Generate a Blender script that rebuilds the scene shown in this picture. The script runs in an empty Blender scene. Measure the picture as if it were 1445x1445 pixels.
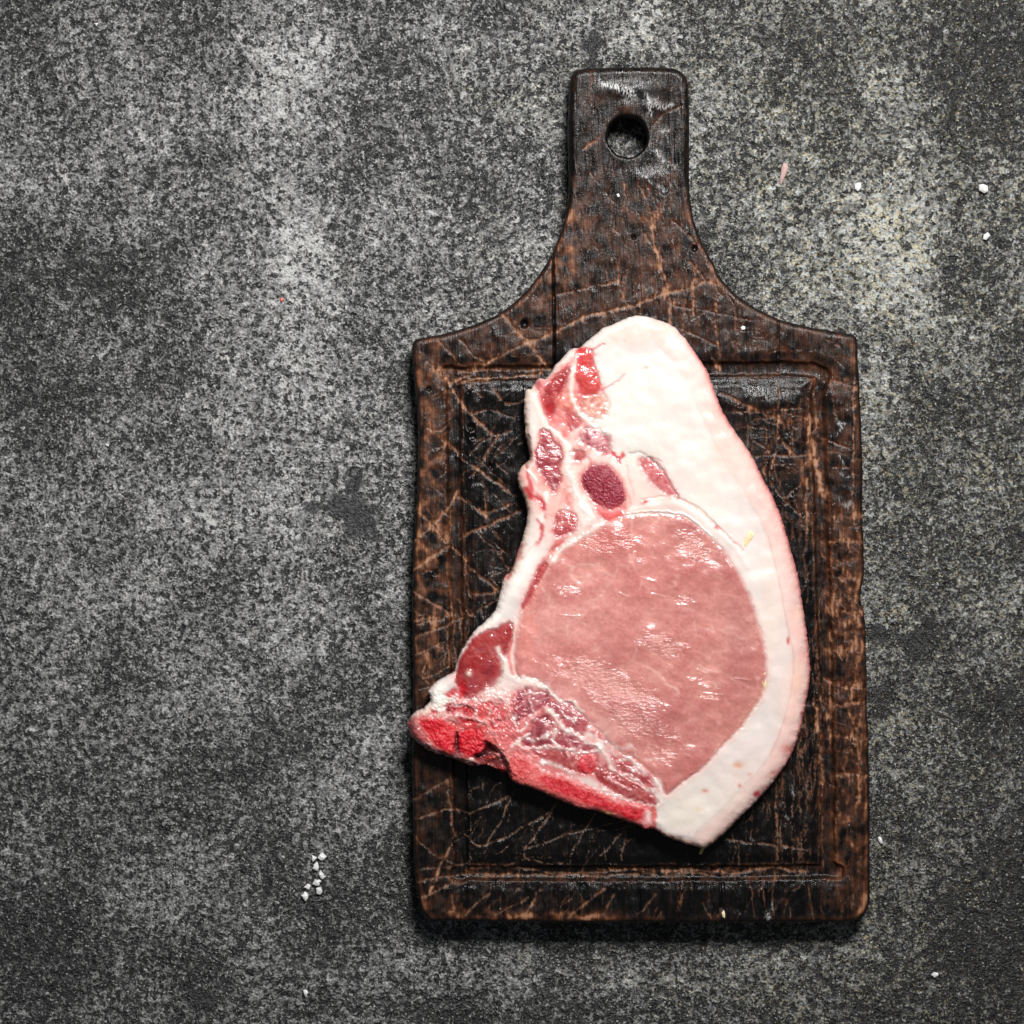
import bpy, math
import numpy as np

# ------------------------------------------------------------------ measures
S = 0.00028            # metres per photo pixel at table level (the frame is 0.405 m wide)
D = 1.40               # camera height above the table
CX = CY = 722.5
ZB = 56.0              # board thickness, px
TH = 46.0              # chop thickness, px
rng = np.random.RandomState(7)

sc = bpy.context.scene
# ------------------------------------------------------------------ camera
cam = bpy.data.cameras.new('camera'); camo = bpy.data.objects.new('camera', cam)
sc.collection.objects.link(camo); sc.camera = camo
camo.location = (0, 0, D)
cam.sensor_width = 36; cam.sensor_fit = 'HORIZONTAL'
cam.lens = 36 * D / (1445 * S)
cam.clip_start = 0.05; cam.clip_end = 20
# ------------------------------------------------------------------ world, lamps, exposure
w = bpy.data.worlds.new('World'); sc.world = w; w.use_nodes = True
w.node_tree.nodes['Background'].inputs[0].default_value = (0.86, 0.93, 1.0, 1)
w.node_tree.nodes['Background'].inputs[1].default_value = 0.09
la = bpy.data.lights.new('softbox', 'AREA'); la.shape = 'DISK'; la.size = 0.32
la.energy = 4.05; la.spread = math.radians(75); la.color = (1.0, 0.985, 0.965)
lo = bpy.data.objects.new('softbox', la); sc.collection.objects.link(lo)
lo.location = (0.20, 0.60, 1.00)
from mathutils import Vector
lo.rotation_euler = (Vector((0.01, 0.09, 0)) - Vector(lo.location)).to_track_quat('-Z', 'Y').to_euler()
sc.view_settings.view_transform = 'Standard'; sc.view_settings.look = 'None'
sc.view_settings.exposure = 0; sc.view_settings.gamma = 1

# ------------------------------------------------------------------ numeric helpers
def hash2(ix, iy, seed):
    h = (ix.astype(np.uint32) * np.uint32(374761393) + iy.astype(np.uint32) * np.uint32(668265263)
         + np.uint32((seed * 2246822519) & 0xffffffff))
    h = (h ^ (h >> np.uint32(13))) * np.uint32(1274126177)
    h ^= h >> np.uint32(16)
    return h

def perlin(x, y, seed=0):
    ix = np.floor(x).astype(np.int64); iy = np.floor(y).astype(np.int64)
    fx = x - ix; fy = y - iy
    u = fx*fx*fx*(fx*(fx*6-15)+10); v = fy*fy*fy*(fy*(fy*6-15)+10)
    def g(jx, jy, dx, dy):
        a = (hash2(jx, jy, seed) & np.uint32(1023)).astype(np.float64) * (2*np.pi/1024)
        return np.cos(a)*dx + np.sin(a)*dy
    n00 = g(ix, iy, fx, fy); n10 = g(ix+1, iy, fx-1, fy)
    n01 = g(ix, iy+1, fx, fy-1); n11 = g(ix+1, iy+1, fx-1, fy-1)
    return 1.5*((n00*(1-u)+n10*u)*(1-v) + (n01*(1-u)+n11*u)*v)

def fbm(x, y, size, octaves=4, seed=0, gain=0.5):
    r = 0; a = 1; t = 0; f = 1.0/size
    for o in range(octaves):
        r = r + a*perlin(x*f + 17.3*o, y*f + 9.1*o, seed+o*13); t += a; a *= gain; f *= 2.03
    return r/t*1.4

def smooth(a, b, x):
    t = np.clip((x-a)/(b-a), 0, 1); return t*t*(3-2*t)

def catmull(p, n=4, closed=True):
    p = np.asarray(p, float); m = len(p); out = []
    rngi = range(m) if closed else range(m-1)
    for i in rngi:
        if closed: a, b, c, d = p[i-1], p[i], p[(i+1) % m], p[(i+2) % m]
        else: a, b, c, d = p[max(i-1,0)], p[i], p[i+1], p[min(i+2,m-1)]
        for k in range(n):
            t = k/n
            out.append(0.5*((2*b)+(-a+c)*t+(2*a-5*b+4*c-d)*t*t+(-a+3*b-3*c+d)*t**3))
    if not closed: out.append(p[-1])
    return np.array(out)

class Grid:
    """regular grid in photo pixels; y grows downwards"""
    def __init__(s, x0, y0, x1, y1, g):
        s.x0, s.y0, s.g = x0, y0, g
        s.nx = int((x1-x0)/g)+1; s.ny = int((y1-y0)/g)+1
        s.X, s.Y = np.meshgrid(x0+np.arange(s.nx)*g, y0+np.arange(s.ny)*g)
        s.shape = s.X.shape
    def win(s, xa, ya, xb, yb):
        i0 = max(0, int((xa-s.x0)/s.g)); i1 = min(s.nx, int((xb-s.x0)/s.g)+2)
        j0 = max(0, int((ya-s.y0)/s.g)); j1 = min(s.ny, int((yb-s.y0)/s.g)+2)
        return slice(j0, max(j0, j1)), slice(i0, max(i0, i1))
    def dist(s, pts, R, closed=False):
        d = np.full(s.shape, R, float)
        n = len(pts)
        for i in range(n if closed else n-1):
            a = pts[i]; b = pts[(i+1) % n]
            wn = s.win(min(a[0],b[0])-R, min(a[1],b[1])-R, max(a[0],b[0])+R, max(a[1],b[1])+R)
            x = s.X[wn]; y = s.Y[wn]
            if x.size == 0: continue
            vx, vy = b[0]-a[0], b[1]-a[1]; L = vx*vx+vy*vy+1e-9
            t = np.clip(((x-a[0])*vx+(y-a[1])*vy)/L, 0, 1)
            dd = np.hypot(x-a[0]-t*vx, y-a[1]-t*vy)
            d[wn] = np.minimum(d[wn], dd)
        return d
    def inside(s, pts):
        m = np.zeros(s.shape, bool); n = len(pts)
        for i in range(n):
            a = pts[i]; b = pts[(i+1) % n]
            if a[1] == b[1]: continue
            ya, yb = min(a[1],b[1]), max(a[1],b[1])
            wn = s.win(s.x0, ya-s.g, max(a[0],b[0])+s.g, yb+s.g)
            x = s.X[wn]; y = s.Y[wn]
            if x.size == 0: continue
            xi = a[0]+(y-a[1])*(b[0]-a[0])/(b[1]-a[1])
            m[wn] ^= (y > ya) & (y <= yb) & (x < xi)
        return m
    def sdf(s, pts, R=30):
        d = s.dist(pts, R, True)
        return np.where(s.inside(pts), -d, d)
    def remap(s, f, dx, dy):
        u = np.clip((s.X+dx-s.x0)/s.g, 0, s.nx-1.001); v = np.clip((s.Y+dy-s.y0)/s.g, 0, s.ny-1.001)
        i = u.astype(int); j = v.astype(int); a = u-i; b = v-j
        return (f[j,i]*(1-a)+f[j,i+1]*a)*(1-b)+(f[j+1,i]*(1-a)+f[j+1,i+1]*a)*b

def lin(r, g, b, k=1.0):
    c = np.array([r, g, b], float)/255
    return np.where(c <= 0.04045, c/12.92, ((c+0.055)/1.055)**2.4)*k

def world_xy(px, py, zpx):
    k = (D - zpx*S)/D
    return (px-CX)*S*k, (CY-py)*S*k

# ------------------------------------------------------------------ mesh building from a height field
def make_obj(name, verts, faces, mat, parent=None, normals=None, attrs=None):
    me = bpy.data.meshes.new(name)
    nv = len(verts); nf = len(faces)
    me.vertices.add(nv); me.vertices.foreach_set('co', np.asarray(verts, np.float32).ravel())
    me.loops.add(nf*4); me.loops.foreach_set('vertex_index', np.asarray(faces, np.int32).ravel())
    me.polygons.add(nf); me.polygons.foreach_set('loop_start', np.arange(0, nf*4, 4, dtype=np.int32))
    me.update(calc_edges=True)
    me.polygons.foreach_set('use_smooth', np.ones(nf, bool))
    for k, v in (attrs or {}).items():
        if v.ndim == 2:
            a = me.attributes.new(k, 'FLOAT_COLOR', 'POINT')
            a.data.foreach_set('color', np.c_[v, np.ones(nv)].astype(np.float32).ravel())
        else:
            a = me.attributes.new(k, 'FLOAT', 'POINT')
            a.data.foreach_set('value', v.astype(np.float32).ravel())
    if normals is not None:
        me.normals_split_custom_set_from_vertices(normals.astype(np.float32))
    me.materials.append(mat)
    o = bpy.data.objects.new(name, me); sc.collection.objects.link(o)
    if parent: o.parent = parent
    return o

def field_part(G, name, cells, X, Y, Z, NRM, GX, GY, onrim, base, zref, mat, parent, attrs, levels, zoff=0.0):
    """cells: bool (ny-1,nx-1). X,Y px; Z px height; levels: [(fraction down, outward px)] for the side wall"""
    if cells.sum() == 0: return None
    ny, nx = X.shape
    used = np.zeros((ny, nx), bool)
    used[:-1,:-1] |= cells; used[1:,:-1] |= cells; used[:-1,1:] |= cells; used[1:,1:] |= cells
    idx = np.full((ny, nx), -1, np.int64); idx[used] = np.arange(used.sum())
    j, i = np.nonzero(cells)
    faces = [np.c_[idx[j,i], idx[j+1,i], idx[j+1,i+1], idx[j,i+1]]]
    k = (D - zref*S)/D
    def co(x, y, z): return np.c_[(x-CX)*S*k, (CY-y)*S*k, (z+zoff)*S]
    verts = [co(X[used], Y[used], Z[used])]
    nr = [NRM[used]]
    at = {q: [v[used]] for q, v in attrs.items()}
    # boundary edges, directed so that the wall faces outwards
    c = np.zeros((ny+1, nx+1), bool); c[1:-1,1:-1] = False
    P = np.zeros((ny+1, nx+1), bool); P[1:ny, 1:nx] = cells     # padded cells: P[j+1,i+1] = cells[j,i]
    E = []
    # horizontal edges between vertex (j,i)-(j,i+1): cell above P[j,i+1], below P[j+1,i+1]
    ab = P[0:ny, 1:nx]; be = P[1:ny+1, 1:nx]
    j, i = np.nonzero(be & ~ab); E.append(np.c_[j, i, j, i+1])
    j, i = np.nonzero(ab & ~be); E.append(np.c_[j, i+1, j, i])
    lf = P[1:ny, 0:nx]; rt = P[1:ny, 1:nx+1]
    j, i = np.nonzero(rt & ~lf); E.append(np.c_[j+1, i, j, i])
    j, i = np.nonzero(lf & ~rt); E.append(np.c_[j, i, j+1, i])
    E = np.concatenate(E)
    bv = np.zeros((ny, nx), bool); bv[E[:,0],E[:,1]] = True; bv[E[:,2],E[:,3]] = True
    nb = bv.sum(); n0 = used.sum()
    bi = np.full((ny, nx), -1, np.int64); bi[bv] = np.arange(nb)
    bx, by, bz = X[bv], Y[bv], Z[bv]; rim = onrim[bv].astype(float)
    for q, (fr, out) in enumerate([(0, 0)]+levels):
        zz = bz*(1-fr)+base*fr
        verts.append(co(bx+GX[bv]*out*rim, by+GY[bv]*out*rim, zz)); nr.append(np.zeros((nb, 3)))
        for a in attrs: at[a].append(attrs[a][bv])
    a = bi[E[:,0],E[:,1]]; b = bi[E[:,2],E[:,3]]
    for q in range(len(levels)):
        o0 = n0+q*nb; o1 = n0+(q+1)*nb
        faces.append(np.c_[a+o0, b+o0, b+o1, a+o1])
    return make_obj(name, np.concatenate(verts), np.concatenate(faces), mat, parent,
                    np.concatenate(nr), {q: np.concatenate(v) for q, v in at.items()})

def normals_of(Z, g):
    gy, gx = np.gradient(Z, g)
    n = np.dstack([-gx, gy, np.ones_like(Z)])     # y up in world
    return n/np.linalg.norm(n, axis=2, keepdims=True)

def snap(G, sd):
    """cells inside and vertices moved onto the outline"""
    gy, gx = np.gradient(sd, G.g); L = np.hypot(gx, gy)+1e-6; gx /= L; gy /= L
    avg = (sd[:-1,:-1]+sd[1:,:-1]+sd[:-1,1:]+sd[1:,1:])/4
    cells = avg < 0
    P = np.zeros((G.ny+1, G.nx+1), bool); P[1:G.ny, 1:G.nx] = cells
    cnt = P[:-1,:-1].astype(int)+P[1:,:-1]+P[:-1,1:]+P[1:,1:]
    rim = (cnt > 0) & (cnt < 4)
    X = G.X.copy(); Y = G.Y.copy()
    m = rim & (np.abs(sd) < 2*G.g)
    X[m] -= sd[m]*gx[m]; Y[m] -= sd[m]*gy[m]
    return cells, rim, X, Y, gx, gy

# ------------------------------------------------------------------ materials
def nt(name):
    m = bpy.data.materials.new(name); m.use_nodes = True
    t = m.node_tree; b = t.nodes['Principled BSDF']
    return m, t, b
def node(t, kind, **kw):
    n = t.nodes.new(kind)
    for k, v in kw.items(): setattr(n, k, v)
    return n
def val(t, sock, v):
    if hasattr(v, 'is_output') or isinstance(v, bpy.types.NodeSocket): t.links.new(v, sock)
    else: sock.default_value = v
def math_(t, op, a, b=0.0, clamp=False):
    n = node(t, 'ShaderNodeMath', operation=op); n.use_clamp = clamp
    val(t, n.inputs[0], a); val(t, n.inputs[1], b); return n.outputs[0]
def mix(t, f, a, b, mode='MIX'):
    n = node(t, 'ShaderNodeMix', data_type='RGBA', blend_type=mode)
    val(t, n.inputs[0], f); val(t, n.inputs[6], a); val(t, n.inputs[7], b); return n.outputs[2]
def ramp(t, f, stops):
    n = node(t, 'ShaderNodeValToRGB'); val(t, n.inputs[0], f)
    cr = n.color_ramp
    while len(cr.elements) < len(stops): cr.elements.new(0.5)
    for e, (p, c) in zip(cr.elements, stops):
        e.position = p; e.color = (c, c, c, 1) if not hasattr(c, '__len__') else (*c, 1)
    return n.outputs[0]
def mapr(t, f, a, b, c=0.0, d=1.0):
    n = node(t, 'ShaderNodeMapRange'); val(t, n.inputs[0], f)
    for i, q in zip((1,2,3,4), (a,b,c,d)): n.inputs[i].default_value = q
    return n.outputs[0]
def pxcoord(t, sx=1, sy=1, sz=1, rot=0):
    tc = node(t, 'ShaderNodeTexCoord'); mp = node(t, 'ShaderNodeMapping')
    t.links.new(tc.outputs['Object'], mp.inputs[0])
    mp.inputs['Scale'].default_value = (sx/S, sy/S, sz/S); mp.inputs['Rotation'].default_value = (0, 0, rot)
    return mp.outputs[0]
def noise(t, vec, size, detail=3, rough=0.55, dist=0.0):
    n = node(t, 'ShaderNodeTexNoise'); t.links.new(vec, n.inputs['Vector'])
    n.inputs['Scale'].default_value = 1.0/size; n.inputs['Detail'].default_value = detail
    n.inputs['Roughness'].default_value = rough; n.inputs['Distortion'].default_value = dist
    return n.outputs[0]
def voro(t, vec, size, feature='F1', out=0):
    n = node(t, 'ShaderNodeTexVoronoi', feature=feature); t.links.new(vec, n.inputs['Vector'])
    n.inputs['Scale'].default_value = 1.0/size; return n.outputs[out]
def attr(t, name, out='Fac'):
    n = node(t, 'ShaderNodeAttribute'); n.attribute_name = name; return n.outputs[out]
def bump(t, h, strength, dist_px, prev=None):
    n = node(t, 'ShaderNodeBump'); val(t, n.inputs['Height'], h)
    n.inputs['Strength'].default_value = strength; n.inputs['Distance'].default_value = dist_px*S
    if prev is not None: t.links.new(prev, n.inputs['Normal'])
    return n.outputs[0]

# concrete
mcon, t, b = nt('stained_concrete')
v = pxcoord(t)
n1 = noise(t, v, 3.3, 2, 0.55); n2 = noise(t, v, 9.5, 3, 0.62, 0.6); n3 = noise(t, v, 45, 3, 0.5)
tone = attr(t, 'tone'); tint = attr(t, 'tint')
dn = node(t, 'ShaderNodeTexNoise'); t.links.new(v, dn.inputs['Vector']); dn.inputs['Scale'].default_value = 1/5.0; dn.inputs['Detail'].default_value = 2
dv = node(t, 'ShaderNodeVectorMath', operation='SCALE'); t.links.new(dn.outputs[1], dv.inputs[0]); dv.inputs['Scale'].default_value = 5.0
dw = node(t, 'ShaderNodeVectorMath', operation='ADD'); t.links.new(v, dw.inputs[0]); t.links.new(dv.outputs[0], dw.inputs[1])
vw = dw.outputs[0]
mixn = math_(t, 'ADD', math_(t, 'MULTIPLY', n1, 0.50), math_(t, 'MULTIPLY', n2, 0.50))
mixn = math_(t, 'ADD', mixn, math_(t, 'MULTIPLY', math_(t, 'SUBTRACT', n3, 0.5), 0.14))
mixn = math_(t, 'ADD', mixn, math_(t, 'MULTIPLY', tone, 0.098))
rough_ = mapr(t, noise(t, v, 38, 3, 0.6), 0.36, 0.64, 0.95, 1.65)
mixn = math_(t, 'ADD', 0.5, math_(t, 'MULTIPLY', math_(t, 'SUBTRACT', mixn, 0.5), rough_))
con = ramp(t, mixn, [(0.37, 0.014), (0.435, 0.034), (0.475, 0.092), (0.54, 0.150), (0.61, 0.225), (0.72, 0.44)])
def cell(size, lo, rmax, seedv):
    o_ = node(t, 'ShaderNodeVectorMath', operation='ADD'); t.links.new(vw, o_.inputs[0]); o_.inputs[1].default_value = (seedv, seedv*2, 0)
    vd = voro(t, o_.outputs[0], size); vr = voro(t, o_.outputs[0], size, out=1)
    sp = node(t, 'ShaderNodeSeparateColor'); t.links.new(vr, sp.inputs[0])
    rad = mapr(t, sp.outputs[0], lo, 1.0, 0.0, rmax)
    return mapr(t, math_(t, 'SUBTRACT', rad, vd), -0.03, 0.05)
clus = noise(t, v, 60, 3, 0.6)
# ragged pits, crowded in some areas, and round pores in the smooth bloom
pn_ = noise(t, vw, 10.0, 4, 0.66); sh_ = math_(t, 'MULTIPLY', math_(t, 'SUBTRACT', clus, 0.5), 0.12)
pit = mapr(t, math_(t, 'ADD', math_(t, 'ADD', pn_, sh_), math_(t, 'MULTIPLY', tone, 0.030)), 0.452, 0.434)
pore = math_(t, 'MAXIMUM', pit, cell(10.0, 0.40, 0.40, 11.0))
pore = math_(t, 'MAXIMUM', pore, math_(t, 'MULTIPLY', cell(16.0, 0.50, 0.34, 71.0), mapr(t, noise(t, v, 3, 2), 0.38, 0.46)))
pore = math_(t, 'MAXIMUM', pore, math_(t, 'MULTIPLY', cell(26.0, 0.72, 0.32, 91.0), mapr(t, noise(t, v, 4, 2), 0.40, 0.50)))
con = mix(t, math_(t, 'MULTIPLY', pore, 0.95), con, (0.008, 0.008, 0.009, 1))
gr_ = mapr(t, math_(t, 'ADD', noise(t, pxcoord(t, 1, 1, 1, 0.5), 3.6, 2, 0.5), math_(t, 'MULTIPLY', tone, 0.022)), 0.62, 0.68)
con = mix(t, math_(t, 'MULTIPLY', gr_, 0.75), con, (0.46, 0.46, 0.455, 1))
# dull film over rubbed dark spots
smear = attr(t, 'smear')
con = mix(t, math_(t, 'MULTIPLY', smear, 0.92), con, (0.022, 0.022, 0.024, 1))
# olive and rust specks
olive = mix(t, mapr(t, noise(t, v, 6, 3), 0.45, 0.62), (0.95, 1.0, 0.97, 1), (1.14, 1.0, 0.64, 1))
con = mix(t, tint, con, mix(t, 1.0, con, olive, 'MULTIPLY'))
rust = mapr(t, noise(t, pxcoord(t, 1.0, 1.0, 1.0, 0.8), 4.5, 2), 0.70, 0.76)
con = mix(t, math_(t, 'MULTIPLY', rust, tint), con, (0.22, 0.11, 0.045, 1))
t.links.new(con, b.inputs['Base Color'])
b.inputs['Specular IOR Level'].default_value = 0.5
t.links.new(mapr(t, noise(t, v, 30, 3), 0.35, 0.65, 0.30, 0.52), b.inputs['Roughness'])
h = math_(t, 'ADD', n2, math_(t, 'MULTIPLY', n1, 0.8)); h = math_(t, 'SUBTRACT', h, math_(t, 'MULTIPLY', pore, 0.45))
t.links.new(bump(t, h, 0.95, 4.6), b.inputs['Normal'])

# charred, scratched wood
mwood, t, b = nt('charred_oiled_wood')
wear = attr(t, 'wear'); tan = attr(t, 'tan')
gv = pxcoord(t, 1.0, 0.045, 1.0)
gr = noise(t, gv, 2.6, 3, 0.6); gr2 = noise(t, pxcoord(t, 1.0, 0.03, 1.0), 9, 3, 0.6)
vv = pxcoord(t)
blot = noise(t, vv, 14, 4, 0.6)
wf = math_(t, 'ADD', wear, math_(t, 'MULTIPLY', math_(t, 'SUBTRACT', gr, 0.5), 0.55))
wf = math_(t, 'ADD', wf, math_(t, 'MULTIPLY', math_(t, 'SUBTRACT', gr2, 0.5), 0.35))
wf = math_(t, 'ADD', wf, math_(t, 'MULTIPLY', math_(t, 'SUBTRACT', blot, 0.5), 0.30))
col = ramp(t, wf, [(0.0, (0.0024, 0.0021, 0.0021)), (0.14, (0.0085, 0.0052, 0.0042)), (0.34, (0.034, 0.0130, 0.0068)),
                   (0.56, (0.058, 0.0200, 0.0090)), (0.80, (0.150, 0.056, 0.024)), (1.0, (0.29, 0.142, 0.078))])
tf = math_(t, 'MULTIPLY', tan, mapr(t, noise(t, vv, 3, 2), 0.32, 0.62, 0.35, 1.0), True)
col = mix(t, tf, col, (0.36, 0.23, 0.15, 1))
sc_ = math_(t, 'MULTIPLY', attr(t, 'scuff_glint'), mapr(t, noise(t, pxcoord(t, 1, .4, 1), 2.2, 2), 0.44, 0.56), True)
col = mix(t, sc_, col, (0.48, 0.48, 0.47, 1))
t.links.new(col, b.inputs['Base Color'])
rg = math_(t, 'ADD', mapr(t, noise(t, vv, 18, 3), 0.35, 0.65, 0.17, 0.36), math_(t, 'MULTIPLY', wear, 0.22), True)
t.links.new(rg, b.inputs['Roughness'])
b.inputs['Specular IOR Level'].default_value = 0.30
fine = noise(t, vv, 2.6, 2, 0.6); crk = noise(t, gv, 1.8, 2, 0.7)
hh = math_(t, 'ADD', math_(t, 'MULTIPLY', fine, 0.35), math_(t, 'MULTIPLY', crk, 1.0))
t.links.new(bump(t, hh, 0.42, 2.3), b.inputs['Normal'])

# meat: colour comes from the procedural fields computed on the mesh
def flesh(name, rough, coat, bumps, sss=0.0, size=2.2, rot=-0.35, vary=0.13):
    m, t, b = nt(name)
    c = attr(t, 'col', 'Color')
    v = pxcoord(t)
    f = noise(t, v, 5, 4, 0.65)
    c2 = mix(t, 1.0, c, ramp(t, f, [(0.3, (1-vary, 1-vary*1.4, 1-vary*1.4)), (0.7, (1+vary*.85, 1+vary, 1+vary))]), 'MULTIPLY')
    t.links.new(c2, b.inputs['Base Color'])
    t.links.new(mapr(t, noise(t, v, 10, 3), 0.3, 0.7, rough*0.75, rough*1.25), b.inputs['Roughness'])
    b.inputs['Specular IOR Level'].default_value = 0.3
    b.inputs['Coat Weight'].default_value = coat; b.inputs['Coat Roughness'].default_value = 0.16
    if sss:
        b.inputs['Subsurface Weight'].default_value = sss
        b.inputs['Subsurface Radius'].default_value = (1.0, 0.45, 0.35)
        b.inputs['Subsurface Scale'].default_value = 0.0012
    fib = noise(t, pxcoord(t, 0.5, 1.4, 1.0, rot), size, 3, 0.6)
    wet = attr(t, 'wet')
    n = node(t, 'ShaderNodeBump'); t.links.new(fib, n.inputs['Height']); t.links.new(wet, n.inputs['Strength'])
    n.inputs['Distance'].default_value = bumps*S
    t.links.new(n.outputs[0], b.inputs['Coat Normal'])
    n2 = node(t, 'ShaderNodeBump'); t.links.new(fib, n2.inputs['Height']); t.links.new(wet, n2.inputs['Strength'])
    n2.inputs['Distance'].default_value = bumps*S*0.22; t.links.new(n2.outputs[0], b.inputs['Normal'])
    return m
mmus = flesh('raw_wet_muscle', 0.50, 1.0, 5.0, size=4.4, sss=0.15)
mfat = flesh('cold_fat', 0.40, 0.45, 1.6, size=8, vary=0.02, sss=0.35)
mbone = flesh('cut_bone', 0.55, 0.30, 3.0, size=3.6, rot=0.0)
def plain(name, color, rough=0.5, trans=0.0, coat=0.0):
    m, t, b = nt(name)
    v = pxcoord(t)
    c = ramp(t, noise(t, v, 3.0, 3), [(0.3, tuple(x*0.8 for x in color)), (0.7, tuple(min(1, x*1.12) for x in color))])
    t.links.new(c, b.inputs['Base Color']); b.inputs['Roughness'].default_value = rough
    b.inputs['Transmission Weight'].default_value = trans; b.inputs['Coat Weight'].default_value = coat
    t.links.new(bump(t, noise(t, v, 2.0, 2), 0.3, 1.0), b.inputs['Normal'])
    return m
msalt = plain('coarse_salt', (0.86, 0.86, 0.85), 0.25, 0.18)
mscrap = plain('dried_meat_scrap', (0.40, 0.26, 0.24), 0.5)
mred = plain('red_meat_crumb', (0.65, 0.10, 0.07), 0.4)
myel = plain('pale_yellow_crumb', (0.78, 0.62, 0.36), 0.45, 0.0, 0.2)
mwhite = plain('white_crumb', (0.75, 0.72, 0.66), 0.45)
mgreen = plain('yellow_green_fibre', (0.55, 0.50, 0.12), 0.45)

# ------------------------------------------------------------------ TABLE
BL = [(425,300,48,230,.55),(385,130,60,110,.4),(300,650,120,90,.3),(1250,330,70,170,.45),(60,200,120,150,.25),(30,60,60,60,-.3),(1420,60,60,80,-.5),(1420,1420,90,90,-.4),(20,1430,60,90,-.4),  # x, y, rx, ry, amount of paler cement bloom (+) or darker stain (-); vignetting painted in at the corners
 (395,100,38,45,.7),(430,340,32,48,.95),(345,165,55,45,.6),(425,400,50,40,.7),(280,400,50,30,.3),(330,250,50,45,.35),
 (370,730,90,50,.7),(490,745,35,14,.6),(180,820,60,50,.5),(60,850,50,60,.35),(1250,350,55,60,1.0),(1225,285,50,22,.7),
 (1285,400,38,35,.8),(1275,445,50,20,.6),(915,20,26,24,1.2),(900,62,50,22,.6),(985,235,16,28,.9),(430,600,60,60,.4),
 (690,1380,60,30,.4),(430,880,70,45,.45),(900,1400,90,40,.25),(1100,250,60,80,.25),(1230,640,25,50,.5),(560,370,60,70,.35),
 (300,560,90,70,.25),(620,300,60,60,.25),(120,1000,90,60,.2),(1110,405,30,30,.4),(1350,1150,60,40,.2),(1230,545,25,20,.7),(420,490,30,40,.5),
 (1265,1030,24,18,.8),(710,100,50,50,.2),(30,230,40,60,.2),(250,900,60,30,.3),(560,840,24,60,.35),(1290,720,40,30,.3),
 (175,365,60,45,-.6),(270,20,45,40,-.5),(700,20,45,30,-.5),(1385,80,85,90,-.8),(240,540,55,45,-.4),(640,200,50,90,-.3),
 (840,60,14,28,-.9),(1150,90,65,60,-.6),(1430,540,30,60,-.4),(130,420,60,40,-.5),(1350,600,80,60,-.35),(60,40,70,50,-.3),
 (290,1405,24,12,-.9),(90,1330,90,60,-.5),(1290,905,28,18,-1.0),(1235,985,24,18,-1.2),(1240,898,13,13,-1.2),(1400,1000,60,50,-.4),
 (480,30,60,40,-.3),(560,110,50,50,-.3),(1400,1300,70,90,-.6),(700,290,40,40,-.2),(60,620,50,50,-.4),(220,640,60,40,-.3),
 (520,1000,24,14,-.6),(110,520,70,40,-.3),(1330,820,60,30,-.2),(350,1060,80,40,-.2),(560,1240,40,60,-.6),(780,1335,220,12,-.3),
 (20,420,30,80,-.4),(720,1430,220,30,-.3),(1100,1430,140,30,-.2),(370,330,24,20,-.4),(1010,60,40,40,-.2)]
def axis(lo, hi, g):
    core = np.arange(lo, hi+g, g); a = []; p = core[-1]; q = g
    while p < 4200: q *= 1.35; p += q; a.append(p)
    bq = []; p = core[0]; q = g
    while p > -2800: q *= 1.35; p -= q; bq.append(p)
    return np.array(bq[::-1]+list(core)+a)
ax = axis(-40, 1485, 2.0)
TX, TY = np.meshgrid(ax, ax)
tone = np.zeros(TX.shape)
crisp = fbm(TX, TY, 16, 4, 8, .65)+.6*fbm(TX*.5+TY*.15, TY, 26, 3, 9)
wx = fbm(TX, TY, 60, 3, 5)*26; wy = fbm(TX, TY, 60, 3, 6)*26
for x, y, rx, ry, a in BL:
    r2 = ((TX+wx-x)/rx)**2+((TY+wy-y)/ry)**2
    tone += a*0.95*smooth(2.6, 0.0, r2+crisp*1.1)
tone += fbm(TX, TY, 150, 5, 11, .55)*0.85 + fbm(TX, TY, 16, 4, 12, .6)*0.65 - .05
tone -= .35*smooth(900, 1300, TY)*(.6+fbm(TX, TY, 200, 3, 15))+.3*smooth(1150, 1420, TX)*smooth(300, 900, TY)  # light falloff painted in: darker towards the bottom and right edge
tone = np.clip(np.where(tone > .5, .5+(tone-.5)*.6, tone), -1.9, 1.25)
smear = np.zeros(TX.shape)
for x, y, rx, ry in [(488,716,26,13),(505,735,20,22),(441,718,9,9),(1240,898,11,11),(1290,905,18,12),(1237,982,16,13),(290,1405,14,9),(520,1000,14,8),(837,62,9,16),(350,770,6,4),(720,1040,5,5),(498,690,10,12)]:
    r2 = ((TX+wx*0.35-x)/rx)**2+((TY+wy*0.35-y)/ry)**2
    smear = np.maximum(smear, smooth(2.0, 0.8, r2+fbm(TX, TY, 6, 2, 3)*0.8))
tint = np.clip(smooth(560, 1250, TX+fbm(TX, TY, 90, 3, 21)*260)*0.8+0.12, 0, 1)*(0.6+0.6*np.clip(fbm(TX, TY, 70, 3, 22)+0.4, 0, 1))
TZ = fbm(TX, TY, 90, 3, 31)*1.2 + fbm(TX, TY, 14, 3, 32)*0.9 - np.clip(-tone, 0, 1)*0.6
TZ -= 1.5
TZ = np.clip(TZ, -4, -0.1)*smooth(1.0, 0.9, 0*TX)
ny, nx = TX.shape
vi = np.arange(nx*ny).reshape(ny, nx)
tf_ = np.c_[vi[:-1,:-1].ravel(), vi[1:,:-1].ravel(), vi[1:,1:].ravel(), vi[:-1,1:].ravel()]
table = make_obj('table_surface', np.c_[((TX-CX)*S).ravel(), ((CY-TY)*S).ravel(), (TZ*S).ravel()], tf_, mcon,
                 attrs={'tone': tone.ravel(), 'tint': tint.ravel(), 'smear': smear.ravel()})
table['kind'] = 'structure'; table['label'] = 'mottled grey stained concrete tabletop'

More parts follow.
